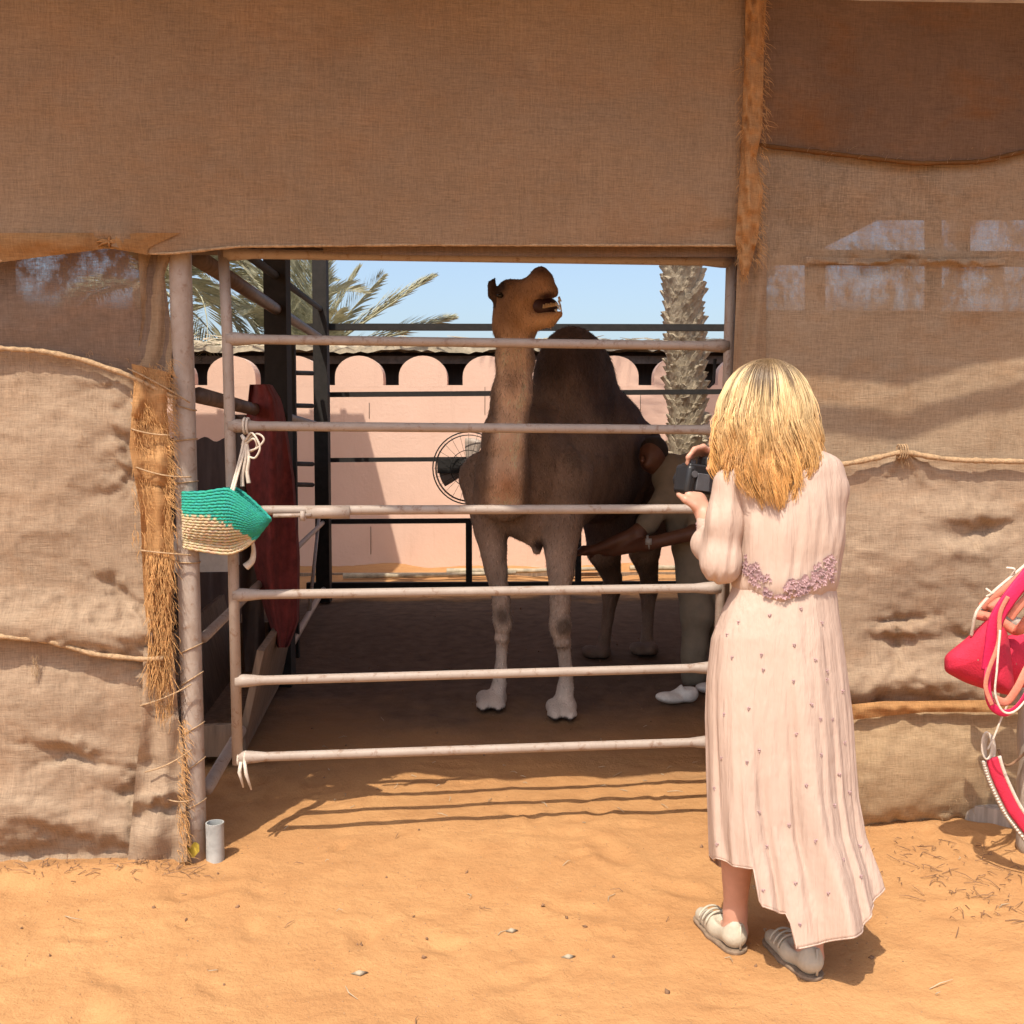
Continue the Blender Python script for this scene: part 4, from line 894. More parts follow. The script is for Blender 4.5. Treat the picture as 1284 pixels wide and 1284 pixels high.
# coat colours: shade painted on back and hump, tan throat strip brightened for bounce light, pale legs and feet
z = CV[:, 2]; x = CV[:, 0]; y = CV[:, 1]
pxx = 642+1284*x/(y*cP-(z-CAMH)*sP)      # where along the row each hair lies (front view of the animal)
col = np.tile(np.array([.30, .21, .155]), (len(CV), 1))
def blend(m, c):
    global col
    m = np.clip(m, 0, 1)[:, None]; col = col*(1-m)+np.array(c)*m
nz = vnoise(x*6, z*6, 3)-.5; nz2 = vnoise(x*17+y*9, z*13, 7)-.5
blend((z-1.45+nz*.25)/.35, (.105, .068, .056))
blend((y-5.75+nz*.3)/.35*(z > .75), (.125, .082, .068))
isneck = np.clip((5.36-y)/.12, 0, 1)*(z > 1.08)
blend(isneck*1.0, (.27, .18, .125))
ctr = np.array([np.interp(v, [1.1, 1.3, 1.6, 1.85, 2.1], [-.045, -.04, .0, .015, .02]) for v in z])
blend(isneck*np.clip((1.35-np.abs(x-ctr+nz*.05+nz2*.02)/.07)*1.6, 0, 1)*(y < ctr*0+5.12)*.97, (.86, .62, .45))
blend(isneck*np.clip((z-1.88)/.12, 0, 1), (.36, .22, .13))
blend(isneck*np.clip(1-np.abs(z-2.0)/.08, 0, 1)*np.clip((x-.04)/.08, 0, 1), (.62, .39, .21))
blend(isneck*np.clip((z-2.17)/.05, 0, 1), (.14, .078, .05))
blend(isneck*np.clip(1-np.hypot(x+.03, z-1.22)/.1, 0, 1)*.8, (.48, .22, .10))
blend(isneck*np.clip(1-np.hypot((x-.0)*1.5, (z-1.70)/1.2)/.09+nz, 0, 1)*.7, (.24, .14, .09))
legz = np.clip((.98-z+nz*.15)/.4, 0, 1)*(y < 5.9); blend(legz, (.54, .41, .32))
blend(np.clip((.45-z)/.3, 0, 1)*(y < 5.9), (.66, .56, .48))
blend(np.clip((.8-z)/.5, 0, 1)*(y >= 5.9)*.8, (.22, .15, .11))
for kx, kz in ((-.045, .50), (.262, .485)): blend(np.clip(1.6-np.hypot(x-kx, (z-kz)*.8)/.032+nz2, 0, 1)*(y < 5.42)*.9, (.12, .08, .055))
blend((z < .022)*1.0, (.07, .05, .04))
blend(np.clip(1.5-np.hypot((x-.205)*1.6+(z-2.20)*.8, (z-2.20)*.6)/.016, 0, 1)*(y < 4.97), (.03, .015, .012)); brk = np.clip(1-np.hypot(x-.14, z-.88)/.05, 0, 1); blend(brk*1.5, (.05, .03, .025)); blend(np.clip(1.5-np.hypot(x+.058, (z-2.17)*.8)/.035, 0, 1)*(y < 5.12), (.05, .028, .02)); blend(np.clip(1.4-np.hypot((x-.165)*.7, (z-2.105)*1.6)/.03, 0, 1)*(y > 4.83)*(y < 5), (.04, .015, .012))
blend((x < -.072+(z-2.15)*.1)*(z > 2.07)*(z < 2.28)*.85, (.05, .03, .025)); blend((z > 2.245)*.9, (.06, .035, .028))
blend(np.clip(1.3-np.hypot((x-.05), (z-2.03))/.07, 0, 1)*(y < 5.05)*.8, (.62, .40, .24))
blend(np.clip(1.5-np.abs(x-.075)/.02-np.clip((1.02-z)/.2, 0, 9), 0, 1)*(y < 5.35)*(z < 1.6)*(z > .95)*.3, (.12, .08, .06))
wide = vnoise(x*9+y*3, z*4.5, 21)-.5; col = col*(1+wide*.45+nz2*.30)[:, None]; col = np.clip(col, .01, .9)
CM = empty('camel', (.35, 6.0, 0), 'brown one-humped camel standing in the shaded pen, head raised and mouth open', 'camel')
CN = normals(CV, CF)
if (CN*(CV-CV.mean(0))).sum() < 0: CN = -CN
CV = CV+CN*((vnoise(x*40+y*17, z*22, 12)-.5)*.006*np.clip((z-.2)/.3, 0, 1))[:, None]
o = obj('body', (CV, CF, col), M['camel'], CM)
nf = 60000; q = rng.choice(len(CF), nf); bq = rng.random((nf, 2)); A0, B0, D0 = CV[CF[q, 0]], CV[CF[q, 1]], CV[CF[q, 3]]
pp = A0+(B0-A0)*bq[:, :1]+(D0-A0)*bq[:, 1:]; nn_ = CN[CF[q, 0]]; cc = col[CF[q, 0]]
down = np.tile([0., 0, -1.], (nf, 1))+rng.normal(0, .28, (nf, 3)); down -= nn_*(down*nn_).sum(1)[:, None]; down /= np.maximum(np.linalg.norm(down, axis=1), 1e-6)[:, None]
hump = np.clip((pp[:, 2]-1.55)/.3, 0, 1)*(pp[:, 1] > 5.5); thr = np.clip(1-np.abs(pp[:, 2]-1.75)/.25, 0, 1)*(pp[:, 1] < 5.3)
leng = (.010+.012*rng.random(nf))*(1+1.3*hump+.6*thr)*np.where(pp[:, 2] < .35, .6, 1)*np.where(pp[:, 2] > 1.97, .55, 1)
keep = pp[:, 2] > .07; side = np.cross(nn_, down); wd = .0016+.0012*rng.random(nf)
tip = pp+down*leng[:, None]+nn_*(leng*rng.uniform(.12, .45, nf))[:, None]
FVx = np.stack([pp-side*wd[:, None], pp+side*wd[:, None], tip], 1)[keep].reshape(-1, 3); fc = np.repeat((cc*rng.uniform(.62, 1.45, nf)[:, None])[keep], 3, 0)
fo = obj('fur', (FVx, np.arange(len(FVx)).reshape(-1, 3), np.clip(fc, 0, .9)), M['camel'], CM, smooth=False, kind='stuff')
for c_ in (Pv(627, 370, 4.99),):
    e = Body(.005); e.ell(c_, (.019, .013, .015)); v_, f_ = e.skin(.004); obj('eye', (v_, f_), M['eye'], CM)
e = Body(.02); e.ell(Pv(684, 384, 4.925), (.062, .034, .044)); v_, f_ = e.skin(.006); obj('mouth_lining', (v_, f_), M['mouth'], CM)
for i in range(6):
    mb = MB(); a = P(682+i*3.0, 386.5-i*.5, 4.872); mb.tube([a, a+Vector((.001, -.002, .017+.003*(i % 2)))], [.0068, .0058], 6); obj('tooth', mb, M['tooth'], CM)
mb = MB()
for i in range(7): a = P(700+random.uniform(-5, 4), 378+random.uniform(-6, 14), 4.86); mb.tube([a, a+Vector((random.uniform(0, .02), 0, -random.uniform(.01, .03)))], [.006, .003], 5)
obj('froth', mb, M['foam'], CM)

# ------------------------------------------------------------------ man bending behind the camel
mbd = Body(.03)
mbd.ell(Pv(818, 572, 6.02), (.078, .095, .10), k=.02); mbd.ell(Pv(812, 582, 5.96), (.03, .03, .03), k=.02)     # head, jaw
mbd.cap(Pv(806, 574, 5.93), Pv(805, 578, 5.915), .012, .014, k=.012)                                           # nose
mbd.ell(Pv(834, 573, 6.02), (.014, .02, .026), k=.01)
mbd.cap(Pv(826, 585, 6.02), Pv(842, 600, 6.05), .055, .06, k=.03)                                               # neck
mbd.chain([Pv(836, 628, 5.90), Pv(800, 668, 5.80), Pv(744, 690, 5.85)], [.055, .042, .028])
mbd.chain([Pv(884, 622, 5.95), Pv(872, 668, 5.70), Pv(812, 682, 5.72), Pv(770, 692, 5.85)], [.055, .042, .036, .026])
def hand(B, wr, dirv, upv, sc=1.0, curl=.6, flip=1, k=.010):
    d = Vector(dirv).normalized(); u = Vector(upv); u = (u-d*u.dot(d)).normalized(); s = d.cross(u)*flip; wr = Vector(wr)
    pc = wr+d*.05*sc
    B.ell(np.array(pc), (.040*sc, .046*sc, .017*sc), k=k) if False else B.cap(np.array(wr+d*.01), np.array(wr+d*.05*sc), .024*sc, .030*sc, k=.02)
    for i, L in enumerate((.068, .076, .071, .056)):
        off = s*((i-1.5)*.0205*sc); a = wr+d*.078*sc+off; th = curl*.5; c = (d*math.cos(th)-u*math.sin(th)); b = a+c*L*.45*sc; th2 = curl*1.3; c2 = d*math.cos(th2)-u*math.sin(th2); e = b+c2*L*.32*sc; th3 = curl*2.1; c3 = d*math.cos(th3)-u*math.sin(th3); f = e+c3*L*.25*sc
        B.cap(np.array(wr+d*.045*sc+off*.8), np.array(a), .0135*sc, .0105*sc, k=.012); B.cap(np.array(a), np.array(b), .0098*sc, .009*sc, k=.004); B.cap(np.array(b), np.array(e), .009*sc, .0082*sc, k=.004); B.cap(np.array(e), np.array(f), .0082*sc, .007*sc, k=.004)
    a = wr+d*.025*sc-s*.028*sc; b = a-s*.022*sc+d*.03*sc-u*.01; c = b+d*.028*sc-u*.012*sc; B.cap(np.array(a), np.array(b), .014*sc, .012*sc, k=.012); B.cap(np.array(b), np.array(c), .011*sc, .008*sc, k=.006)
hand(mbd, P(744, 690, 5.85), (-1, .15, -.05), (0, 0, 1), 1.05, .5)
hand(mbd, P(770, 692, 5.85), (-1, .35, .05), (0, 0, 1), 1.05, .6, -1)
mbd.chain([Pv(870, 690, 5.97), Pv(872, 775, 5.90), Pv(870, 862, 5.93)], [.07, .05, .04]); mbd.chain([Pv(907, 690, 6.02), Pv(906, 775, 6.0), Pv(904, 856, 6.05)], [.07, .05, .04])
mbd.chain([Pv(845, 605, 6.05), Pv(880, 620, 6.05), Pv(895, 690, 6.0)], [.10, .13, .13])
MN = empty('person', G(880, 860), 'man in olive clothes bending to milk the camel, partly hidden behind the photographer', 'person')
v_, f_ = mbd.skin(.0065); obj('body', (v_, f_), M['skin_dark'], MN)
hb = Body(.02); hb.ell(Pv(820, 566, 6.04), (.084, .10, .092)); hb.ell(Pv(804, 580, 5.93), (.07, .06, .07), k=.01, sub=True); v_, f_ = hb.skin(.007); obj('hair', (v_, f_), M['dark_wood'], MN)
sb = Body(.05); sb.chain([Pv(846, 598, 6.02), Pv(882, 604, 6.05), Pv(915, 650, 6.05)], [.135, .17, .17]); sb.ell(Pv(866, 640, 5.98), (.17, .19, .26)); sb.cap(Pv(838, 622, 5.93), Pv(812, 658, 5.82), .085, .062); sb.cap(Pv(884, 622, 5.95), Pv(874, 662, 5.74), .085, .065)
sb.ell(Pv(890, 680, 6.0), (.20, .19, .16)); v_, f_ = sb.skin(.009); nn_ = normals(v_, f_)
v_ = v_+nn_*((vnoise(v_[:, 0]*14+v_[:, 2]*6, v_[:, 2]*5, 3)-.5)*.03)[:, None]; obj('shirt', (v_, f_), M['olive_cloth'], MN)
sb = Body(.04); sb.chain([Pv(868, 690, 5.97), Pv(872, 770, 5.90), Pv(870, 848, 5.93)], [.125, .095, .075]); sb.chain([Pv(908, 690, 6.02), Pv(906, 770, 6.0), Pv(904, 846, 6.05)], [.125, .095, .075]); v_, f_ = sb.skin(.009); nn_ = normals(v_, f_)
v_ = v_+nn_*((vnoise(v_[:, 0]*16+v_[:, 2]*4, v_[:, 2]*7, 3)-.5)*.03)[:, None]; obj('trousers', (v_, f_), M['olive_cloth'], MN)
for cx, cy in ((846, 880), (895, 868)):
    sb = Body(.02); g = np.array(G(cx, cy)); d = np.array([-.9, -.25, 0]); sb.ell(g+[.075, .0, .045], (.055, .05, .05)); sb.ell(g+[-.03, -.03, .03], (.085, .05, .032), (0, R(8), R(12))); sb.cap(g+[.0, -.01, .05], g+[.04, .0, .085], .02, .014); sb.ell(g+[.075, .0, .10], (.034, .034, .04), sub=True, k=.01); sb.ell(g+[-.005, -.02, .088], (.03, .022, .018), sub=True, k=.01); sb.ell(g+[0, 0, -.012], (.3, .3, .014), sub=True, k=.004); v_, f_ = sb.skin(.006); o = obj('shoe', (v_, f_), M['white_shoe'], MN)
mb = MB(); c = P(812, 681, 5.72); mb.loop([c+Vector((.004*math.sin(a*2), .04*math.cos(a), .04*math.sin(a))) for a in np.linspace(0, 6.28, 19)[:-1]], .007, 6); mb.box(c+Vector((-.0, -.043, .012)), (.034, .012, .034)); obj('wristwatch', mb, M['white_pipe'], MN)

# ------------------------------------------------------------------ woman photographer
WM = empty('person', (.70, 2.72, 0), 'blonde woman in a long pale pink dress seen from behind, photographing the camel', 'person')
wb = Body(.02)
Hc = Pv(962, 512, 2.76)
wb.ell(Hc, (.074, .092, .105)); wb.ell(Hc+[-.01, .045, -.06], (.05, .055, .055)); wb.cap(Hc+[-.015, .088, -.012], Hc+[-.02, .106, -.028], .010, .013, k=.012)
wb.cap(Hc+[-.014, .085, -.06], Hc+[.008, .088, -.06], .011, .010, k=.01)
for s in (-1, 1): wb.ell(Hc+[s*.076, .0, -.015], (.010, .018, .030), k=.008)
for s in (-1, 1): wb.ell(Hc+[s*.03-.014, .088, .004], (.016, .010, .010), k=.006, sub=True)
wb.cap(Hc+[0, -.01, -.08], Hc+[0, -.03, -.19], .052, .056)
shL, shR = Pv(920, 604, 2.74), Pv(1036, 602, 2.73)
wb.chain([shL, (shL+shR)/2+[0, 0, .02], shR], [.034, .06, .034]); wb.ell(Pv(982, 650, 2.75), (.13, .095, .17)); wb.ell(Pv(982, 735, 2.75), (.115, .09, .10)); wb.ell(Pv(978, 800, 2.75), (.135, .10, .14))
eL, wL = Pv(902, 708, 2.74), Pv(884, 645, 2.92)
wb.chain([shL, eL], [.034, .034]); wb.chain([eL, Pv(892, 680, 2.84), wL], [.038, .036, .025])
eR, wR = Pv(1010, 690, 2.98), Pv(905, 590, 3.06)
wb.chain([shR, eR], [.034, .034]); wb.chain([eR, wR], [.037, .025])
hand(wb, P(884, 645, 2.92), (-.35, .55, .75), (.55, -.35, .6), .95, -.35, 1)
# right hand arching over the top of the camera
def finger(B, pts, r0, r1):
    rs = np.linspace(r0, r1, len(pts)); 
    for i in range(len(pts)-1): B.cap(pts[i], pts[i+1], rs[i], rs[i+1], k=.005)
wb.cap(Pv(905, 586, 3.06), Pv(893, 571, 3.02), .027, .026, k=.02)
for i in range(4):
    finger(wb, [Pv(893-i*1.5, 569+i*2, 3.0+i*.014), Pv(882-i*1, 560+i*2.5, 2.97+i*.018), Pv(871-i*1, 563+i*2.5, 2.95+i*.018), Pv(863+i, 573+i*2, 2.945+i*.018), Pv(862+i, 582+i*1.2, 2.95+i*.018)], .0095, .0068)
finger(wb, [Pv(897, 572, 2.98), Pv(893, 580, 2.93), Pv(888, 588, 2.905)], .012, .008)
hL, hR = Vector((.625, 2.76, 0)), Vector((.795, 2.62, 0))
def wleg(heel, hipx):
    h = Vector(heel); wb.chain([np.array((hipx, 2.75, .86)), np.array((h.x+.0, h.y+.03, .47)), np.array((h.x, h.y+.01, .34)), np.array((h.x, h.y+.03, .10)), np.array((h.x, h.y+.03, .05))], [.085, .050, .053, .030, .034])
    wb.cap(np.array((h.x, h.y+.02, .045)), np.array((h.x-.045, h.y+.135, .022)), .028, .012, k=.02)
wleg(hL, .66); wleg(hR, .78)
v_, f_ = wb.skin(.0052); obj('body', (v_, f_), M['skin'], WM)
# shoes
for h in (hL, hR):
    d = np.array([-.33, .944, 0]); s = np.array([.944, .33, 0]); hh_ = np.array(h); sb = Body(.018)
    sb.cap(hh_+d*.02+[0, 0, .040], hh_+d*.09+[0, 0, .034], .033, .031); sb.cap(hh_+d*.09+[0, 0, .030], hh_+d*.19+[0, 0, .022], .036, .022)
    sb.cap(hh_+d*.010+[0, 0, .045], hh_+d*.012+[0, 0, .068], .030, .026)
    sb.ell(hh_+d*.062+[0, 0, .082], (.034, .058, .034), (0, 0, R(19)), k=.008, sub=True)
    sb.ell(hh_+[0, 0, -.02], (.4, .4, .024), k=.004, sub=True)
    v_, f_ = sb.skin(.0042); sh_ = obj('shoe', (v_, f_), M['shoe'], WM)
    sb = Body(.01); sb.cap(hh_+d*.015+[0, 0, .008], hh_+d*.1+[0, 0, .008], .036, .039); sb.cap(hh_+d*.1+[0, 0, .008], hh_+d*.19+[0, 0, .008], .039, .028)
    v_, f_ = sb.skin(.005); v_[:, 2] = np.clip(v_[:, 2], .0, .011); obj('sole', (v_, f_), M['wood'], sh_)
    for q_ in (.105, .125, .145):
        mb = MB(); c = hh_+d*q_; mb.tube([Vector(c+s*(.040*math.cos(a))+np.array([0, 0, .03+.040*math.sin(a)])) for a in np.linspace(.25, math.pi-.25, 12)], .0035, 5); obj('strap', mb, M['shoe'], sh_)
    mb = MB(); mb.tube([Vector(hh_+d*-.016+[0, 0, z_]) for z_ in (.015, .045, .088)], .004, 5); obj('heel_seam', mb, M['shoe'], sh_)
# bodice
bd = Body(.035)
bd.chain([Pv(918, 612, 2.745), Pv(940, 594, 2.745), Pv(982, 588, 2.745), Pv(1022, 591, 2.74), Pv(1036, 606, 2.74)], [.044, .052, .058, .052, .046])
bd.ell(Pv(985, 645, 2.755), (.148, .105, .15), k=.06); bd.ell(Pv(985, 690, 2.755), (.140, .108, .12), k=.06); bd.ell(Pv(983, 730, 2.755), (.139, .112, .075), k=.06)
bd.ell(Pv(1042, 585, 2.75), (.026, .03, .02), k=.03)
v_, f_ = bd.skin(.0052); nn_ = normals(v_, f_)
zz = v_[:, 2]; pl = (np.sin(v_[:, 0]*210+np.sin(zz*9)*1.8+vnoise(v_[:, 0]*9, zz*9, 2)*7)*.0012+(vnoise(v_[:, 0]*75, zz*5, 14)-.5)*.005)*np.clip(1.2-np.abs(zz-1.15)/.22, 0, 1)+ (vnoise(v_[:, 0]*30, zz*7, 4)-.5)*.016 + (vnoise(v_[:, 0]*12, zz*12, 8)-.5)*.012
v_ = v_+nn_*pl[:, None]; obj('bodice', (v_, f_), M['dress'], WM)
# sleeves
def sleeve(sh0, el, wr, bulge, name='sleeve'):
    s = Body(.04); m = (sh0+el)/2; s.chain([sh0, m, el+(el-m)*.08], [.043, .045, .045]); m2 = (el+wr)/2; s.chain([el, m2+bulge, wr*.75+el*.25], [.047, .043, .030]); s.chain([wr*.8+el*.2, wr], [.032, .027], k=.01)
    v, f = s.skin(.0055); n = normals(v, f); d = (sh0-el); d /= np.linalg.norm(d); a = np.cross(d, [0, 1, 0]); a /= np.linalg.norm(a)
    tt = (v-el) @ a; t2 = (v-el) @ d
    v = v+n*((vnoise(tt*70, t2*6+tt*9, 15)-.5)*.009+(vnoise(tt*26, t2*8, 5)-.5)*.009)[:, None]
    return obj(name, (v, f), M['dress'], WM)
sleeve(Pv(915, 606, 2.73), Pv(904, 704, 2.72), Pv(886, 655, 2.90), np.array([-.012, 0, -.006]))
sleeve(Pv(1038, 606, 2.75), eR, wR*.85+eR*.15, np.array([0, .0, -.01]))
mb = MB(); c = Pv(887, 652, 2.895)
for k in range(3): mb.loop([Vector(c)+Vector((.030*math.cos(a)+.001*k, .022*math.sin(a), .012*math.cos(a)-.007*k)) for a in np.linspace(0, 6.28, 19)[:-1]], .004, 5)
obj('lace_cuff', mb, M['lace'], WM)
# skirt
rowsT = [(728, 920, 1046), (745, 914, 1049), (765, 904, 1051), (800, 890, 1056), (850, 884, 1062), (900, 882, 1067), (950, 883, 1070), (1000, 884, 1073), (1050, 885, 1080), (1100, 888, 1096), (1150, 890, 1106), (1200, 895, 1110)]
def hem(px, backness):
    hb_ = np.interp(px, [884, 920, 921, 945, 957, 958, 990, 1050, 1062, 1104, 1112], [1075, 1090, 1140, 1144, 1142, 1190, 1184, 1166, 1150, 1112, 1104])
    return hb_ if backness > 0 else 1085
nA, nT = 200, 90; A = np.zeros((nT+1, nA, 3))
for j in range(nA):
    th = 2*math.pi*j/nA; cx, sy = math.cos(th), -math.sin(th)   # sy<0 : towards camera
    pxe = 995+112*cx; back = sy < .12
    if back: he = float(np.interp(pxe, [884, 914, 921, 924, 948, 956, 960, 990, 1045, 1062, 1100, 1112], [1078, 1090, 1092, 1138, 1144, 1144, 1188, 1186, 1168, 1150, 1116, 1106]))
    else: he = 1080+10*math.cos(th*3)
    for i in range(nT+1):
        t = i/nT; y = 728+t*(he-728)
        l = np.interp(y, [r[0] for r in rowsT], [r[1] for r in rowsT]); r_ = np.interp(y, [r[0] for r in rowsT], [r[2] for r in rowsT])
        hw = (r_-l)/2/475; cxp = (l+r_)/2
        f = (.010*math.sin(th*5+1+t*1.2)+float(vnoise(th*4.2+.5*t, t*1.1, 71)-.5)*.030+float(vnoise(th*11+.5*math.sin(t*4), t*1.8, 72)-.5)*.020+float(vnoise(th*3, t*7, 73)-.5)*.006)*min(1, t*1.3+.12)*min(1.5, .5+t)
        cre = -.035*math.exp(-((pxe-948)/7)**2)*max(0, t-.45) if back else 0
        dep = hw*(.72+.10*t)
        ex = hw*cx + f*cx*.35; ey = (dep+f+cre)*sy
        Y = 2.755+ey - (.05*t*t if back else 0)
        c0 = P(cxp, y, 2.755); zz_ = P(cxp, y, Y).z
        A[i, j] = (c0.x+ex, Y, zz_+.004*math.sin(th*9)*t)
mb = MB(); mb.grid(A, closed=True); sk = obj('skirt', mb, M['dress'], WM); so = sk.modifiers.new('s', 'SOLIDIFY'); so.thickness = .003; so.offset = 0
mb = MB(); mb.loop([Vector(A[-1, j])+Vector((0, 0, .001)) for j in range(nA)], .0028, 5); obj('hem', mb, M['dress'], sk)
mb = MB()
for j in range(100, 200): pass
mb.loop([Vector(A[1, j])+Vector((0, 0, -.01)) for j in range(nA)], .0035, 5); obj('waist_seam', mb, M['dress'], sk)
# beads on dress
rr = random.Random(9); mb = MB(); spots = [(912,795),(925,780),(872+20,782),(955,822),(995,808),(1022,828),(965,770),(1004,765),(1030,780),(918,826),(958,840),(1037,840),(908,895),(938,887),(995,852),(1018,880),(1036,851),(1056,865),(1000,918),(905,948),(935,955),(953,940),(1030,903),(1043,902),(1059,930),(1028,944),(1012,985),(952,1018),(990,1035),(1024,1052),(1045,1010),(1065,992),(898,1057),(895,987),(1058,1077),(997,1108),(956,1116),(1038,1120),(1077,1098),(1002,1160),(1052,968),(962,1060),(1078,1058)]
jj = np.arange(nA); 
def proj(v): 
    q = v-np.array([0, 0, CAMH]); fw = q[..., 1]*cP-q[..., 2]*sP; up_ = q[..., 1]*sP+q[..., 2]*cP; return 642+1284*q[..., 0]/fw, 642-1284*up_/fw
qx, qy = proj(A); half = A[:, :, 1] < 2.755
for (x_, y_) in spots:
    dd = np.where(half, (qx-x_)**2+(qy-y_)**2, 1e9); i, j = np.unravel_index(np.argmin(dd), dd.shape); p = Vector(A[i, j])+Vector((0, -.004, 0))
    for k in range(3): a = 2.1*k+rr.random(); mb.add([p+Vector((.003*math.cos(a)+.0026*math.cos(b)*1, -.0035 if b_ else 0, .003*math.sin(a)+.0026*math.sin(b))) for b, b_ in ((0, 0), (1.57, 0), (3.14, 0), (4.71, 0))]+[p+Vector((.003*math.cos(a), -.004, .003*math.sin(a)))], [(0, 1, 4), (1, 2, 4), (2, 3, 4), (3, 0, 4)])
obj('embroidered_beads', mb, M['lace'], sk, kind='stuff')
# lace flowers round the waist
bmod = Body(.01)
mb = MB(); rr = random.Random(19)
zone = []
for _ in range(70): t = rr.random(); zone.append((928+t*36+rr.uniform(-7, 7), 702+t*38+rr.uniform(-13, 11)))
for _ in range(120): t = rr.random(); zone.append((985+t*60+rr.uniform(-5, 5), 740-t*18+rr.uniform(-11, 9)+(-14 if rr.random() < .45 and t > .6 else 0)))
for _ in range(16): t = rr.random(); zone.append((955+t*45, 744+4*math.sin(t*3)))
bod = [o for o in bpy.data.objects if o.name.startswith('bodice')][0]; bv = np.empty(len(bod.data.vertices)*3); bod.data.vertices.foreach_get('co', bv); bv = bv.reshape(-1, 3)+np.array(WM.location); bx, by = proj(bv); bh = bv[:, 1] < 2.75
for (x_, y_) in zone:
    dd = np.where(bh, (bx-x_)**2+(by-y_)**2, 1e9); i = int(np.argmin(dd)); p = Vector(bv[i])+Vector((0, -.004, 0)); rf = rr.uniform(.0045, .008); a0 = rr.random()*6
    for k in range(5):
        a = a0+k*1.257; c = p+Vector((rf*.6*math.cos(a), -.001, rf*.6*math.sin(a))); rad = Vector((math.cos(a), 0, math.sin(a))); tn = Vector((-math.sin(a), 0, math.cos(a)))
        mb.add([c-rad*rf*.6, c+tn*rf*.35, c+rad*rf*.6+Vector((0, -.003, 0)), c-tn*rf*.35], [(0, 1, 2, 3)])
obj('lace_flowers', mb, M['lace'], WM, kind='stuff')
# hair
hwT = [(449, 2), (452, 18), (458, 31), (466, 41), (480, 52), (500, 61), (520, 65), (545, 68), (570, 70), (590, 70), (605, 66), (620, 58), (635, 48)]
dpT = [(449, .005), (452, .035), (458, .06), (466, .078), (480, .094), (500, .106), (520, .110), (560, .115), (600, .125), (635, .13)]
def hpos(ph, y, f):
    hw = np.interp(y, [a for a, b in hwT], [b for a, b in hwT])/467.; dp = np.interp(y, [a for a, b in dpT], [b for a, b in dpT])
    if math.sin(ph) > 0: dp = min(dp, .085)
    c = P(962, y, 2.76); return Vector((c.x+hw*f*math.cos(ph), 2.76+dp*f*math.sin(ph), c.z))
hs = MB(); rr = random.Random(2); root = (.16, .10, .05); 
A = np.zeros((24, 48, 3)); 
for i in range(24):
    y = 450+i*(596-450)/23
    for j in range(48):
        ph = 2*math.pi*j/48
        if 50 < math.degrees(ph) < 130 and y > 490: yy_ = 490
        else: yy_ = y
        A[i, j] = hpos(ph, yy_, .78)
hs.grid(A, closed=True); hs.c = []
for v in hs.v: t = min(1, max(0, (1.60-v[2])/.28)); hs.c.append((.30+.1*t, .18+.02*t, .065-.02*t))
NC = 54; clumps = [(math.pi+math.pi*(k+.5)/NC+rr.uniform(-.03, .03)) for k in range(NC)]
clumps += [rr.uniform(0, .8) for k in range(12)]+[math.pi-rr.uniform(0, .8) for k in range(12)]
for ci, pc in enumerate(clumps):
    mid = min(1, max(0, 1-abs(pc-4.78)/.95)*2.4) if pc > math.pi else 0
    yend = 603+mid*20+rr.uniform(-7, 9)
    wa = rr.uniform(.03, .065); wp = pc*3.0+rr.uniform(-1.3, 1.3); wf = rr.uniform(1.7, 2.3); shade = rr.uniform(.78, 1.12); f0 = rr.uniform(.84, .98); core = max(0, 1-abs(pc-4.35)/.42)
    streak = rr.random() < .12
    for s in range(50):
        g = rr.gauss(0, 1); ph0 = pc+g*.085; f = f0-abs(rr.gauss(0, .03))+(.07*rr.random() if s > 47 else 0); ye = yend+rr.uniform(-26, 9)-abs(g)*2; yst = rr.uniform(450, 463); pts = []; rs = []; cs = []
        sh = shade*rr.uniform(.75, 1.2); rt_ = rr.uniform(.0, .05)+core*rr.uniform(.10, .30)+(rr.uniform(.05, .2) if streak else 0); jit = rr.uniform(-.02, .02); jp = rr.uniform(0, 6)
        for i in range(19):
            t = i/18; y = yst+(ye-yst)*t; conv = min(1, max(0, (t-.3)/.5))*.6*(1-.5*max(0, t-.85)/.15); wv = min(1, max(0, (t-.22)/.4))
            ph = ph0*(1-conv)+pc*conv+wa*math.sin(wf*t*6.28+wp)*wv+jit*math.sin(t*8+jp)
            ff = f*(1+.095*math.cos(wf*t*6.28+wp)*wv)
            pts.append(hpos(ph, y, ff)); rs.append(.0015*(1-.6*t)*(.5+min(1, t*5)*.5))
            bl = (.78*sh, .58*sh, .31*sh); gold = (.72*sh, .39*sh, .13*sh); k1 = min(1, max(0, (t-rt_)/.14)); k2 = min(1, max(0, (t-.36)/.45))
            c = [root[q]*(1-k1)+(bl[q]*(1-k2)+gold[q]*k2)*k1 for q in range(3)]; cs.append(tuple(c))
        n0 = len(hs.v); hs.tube(pts, rs, 3, cap=False); hs.c = hs.c[:n0]
        for c in cs: hs.c += [c]*3
obj('hair', hs, M['hair'], WM, usecol=True)
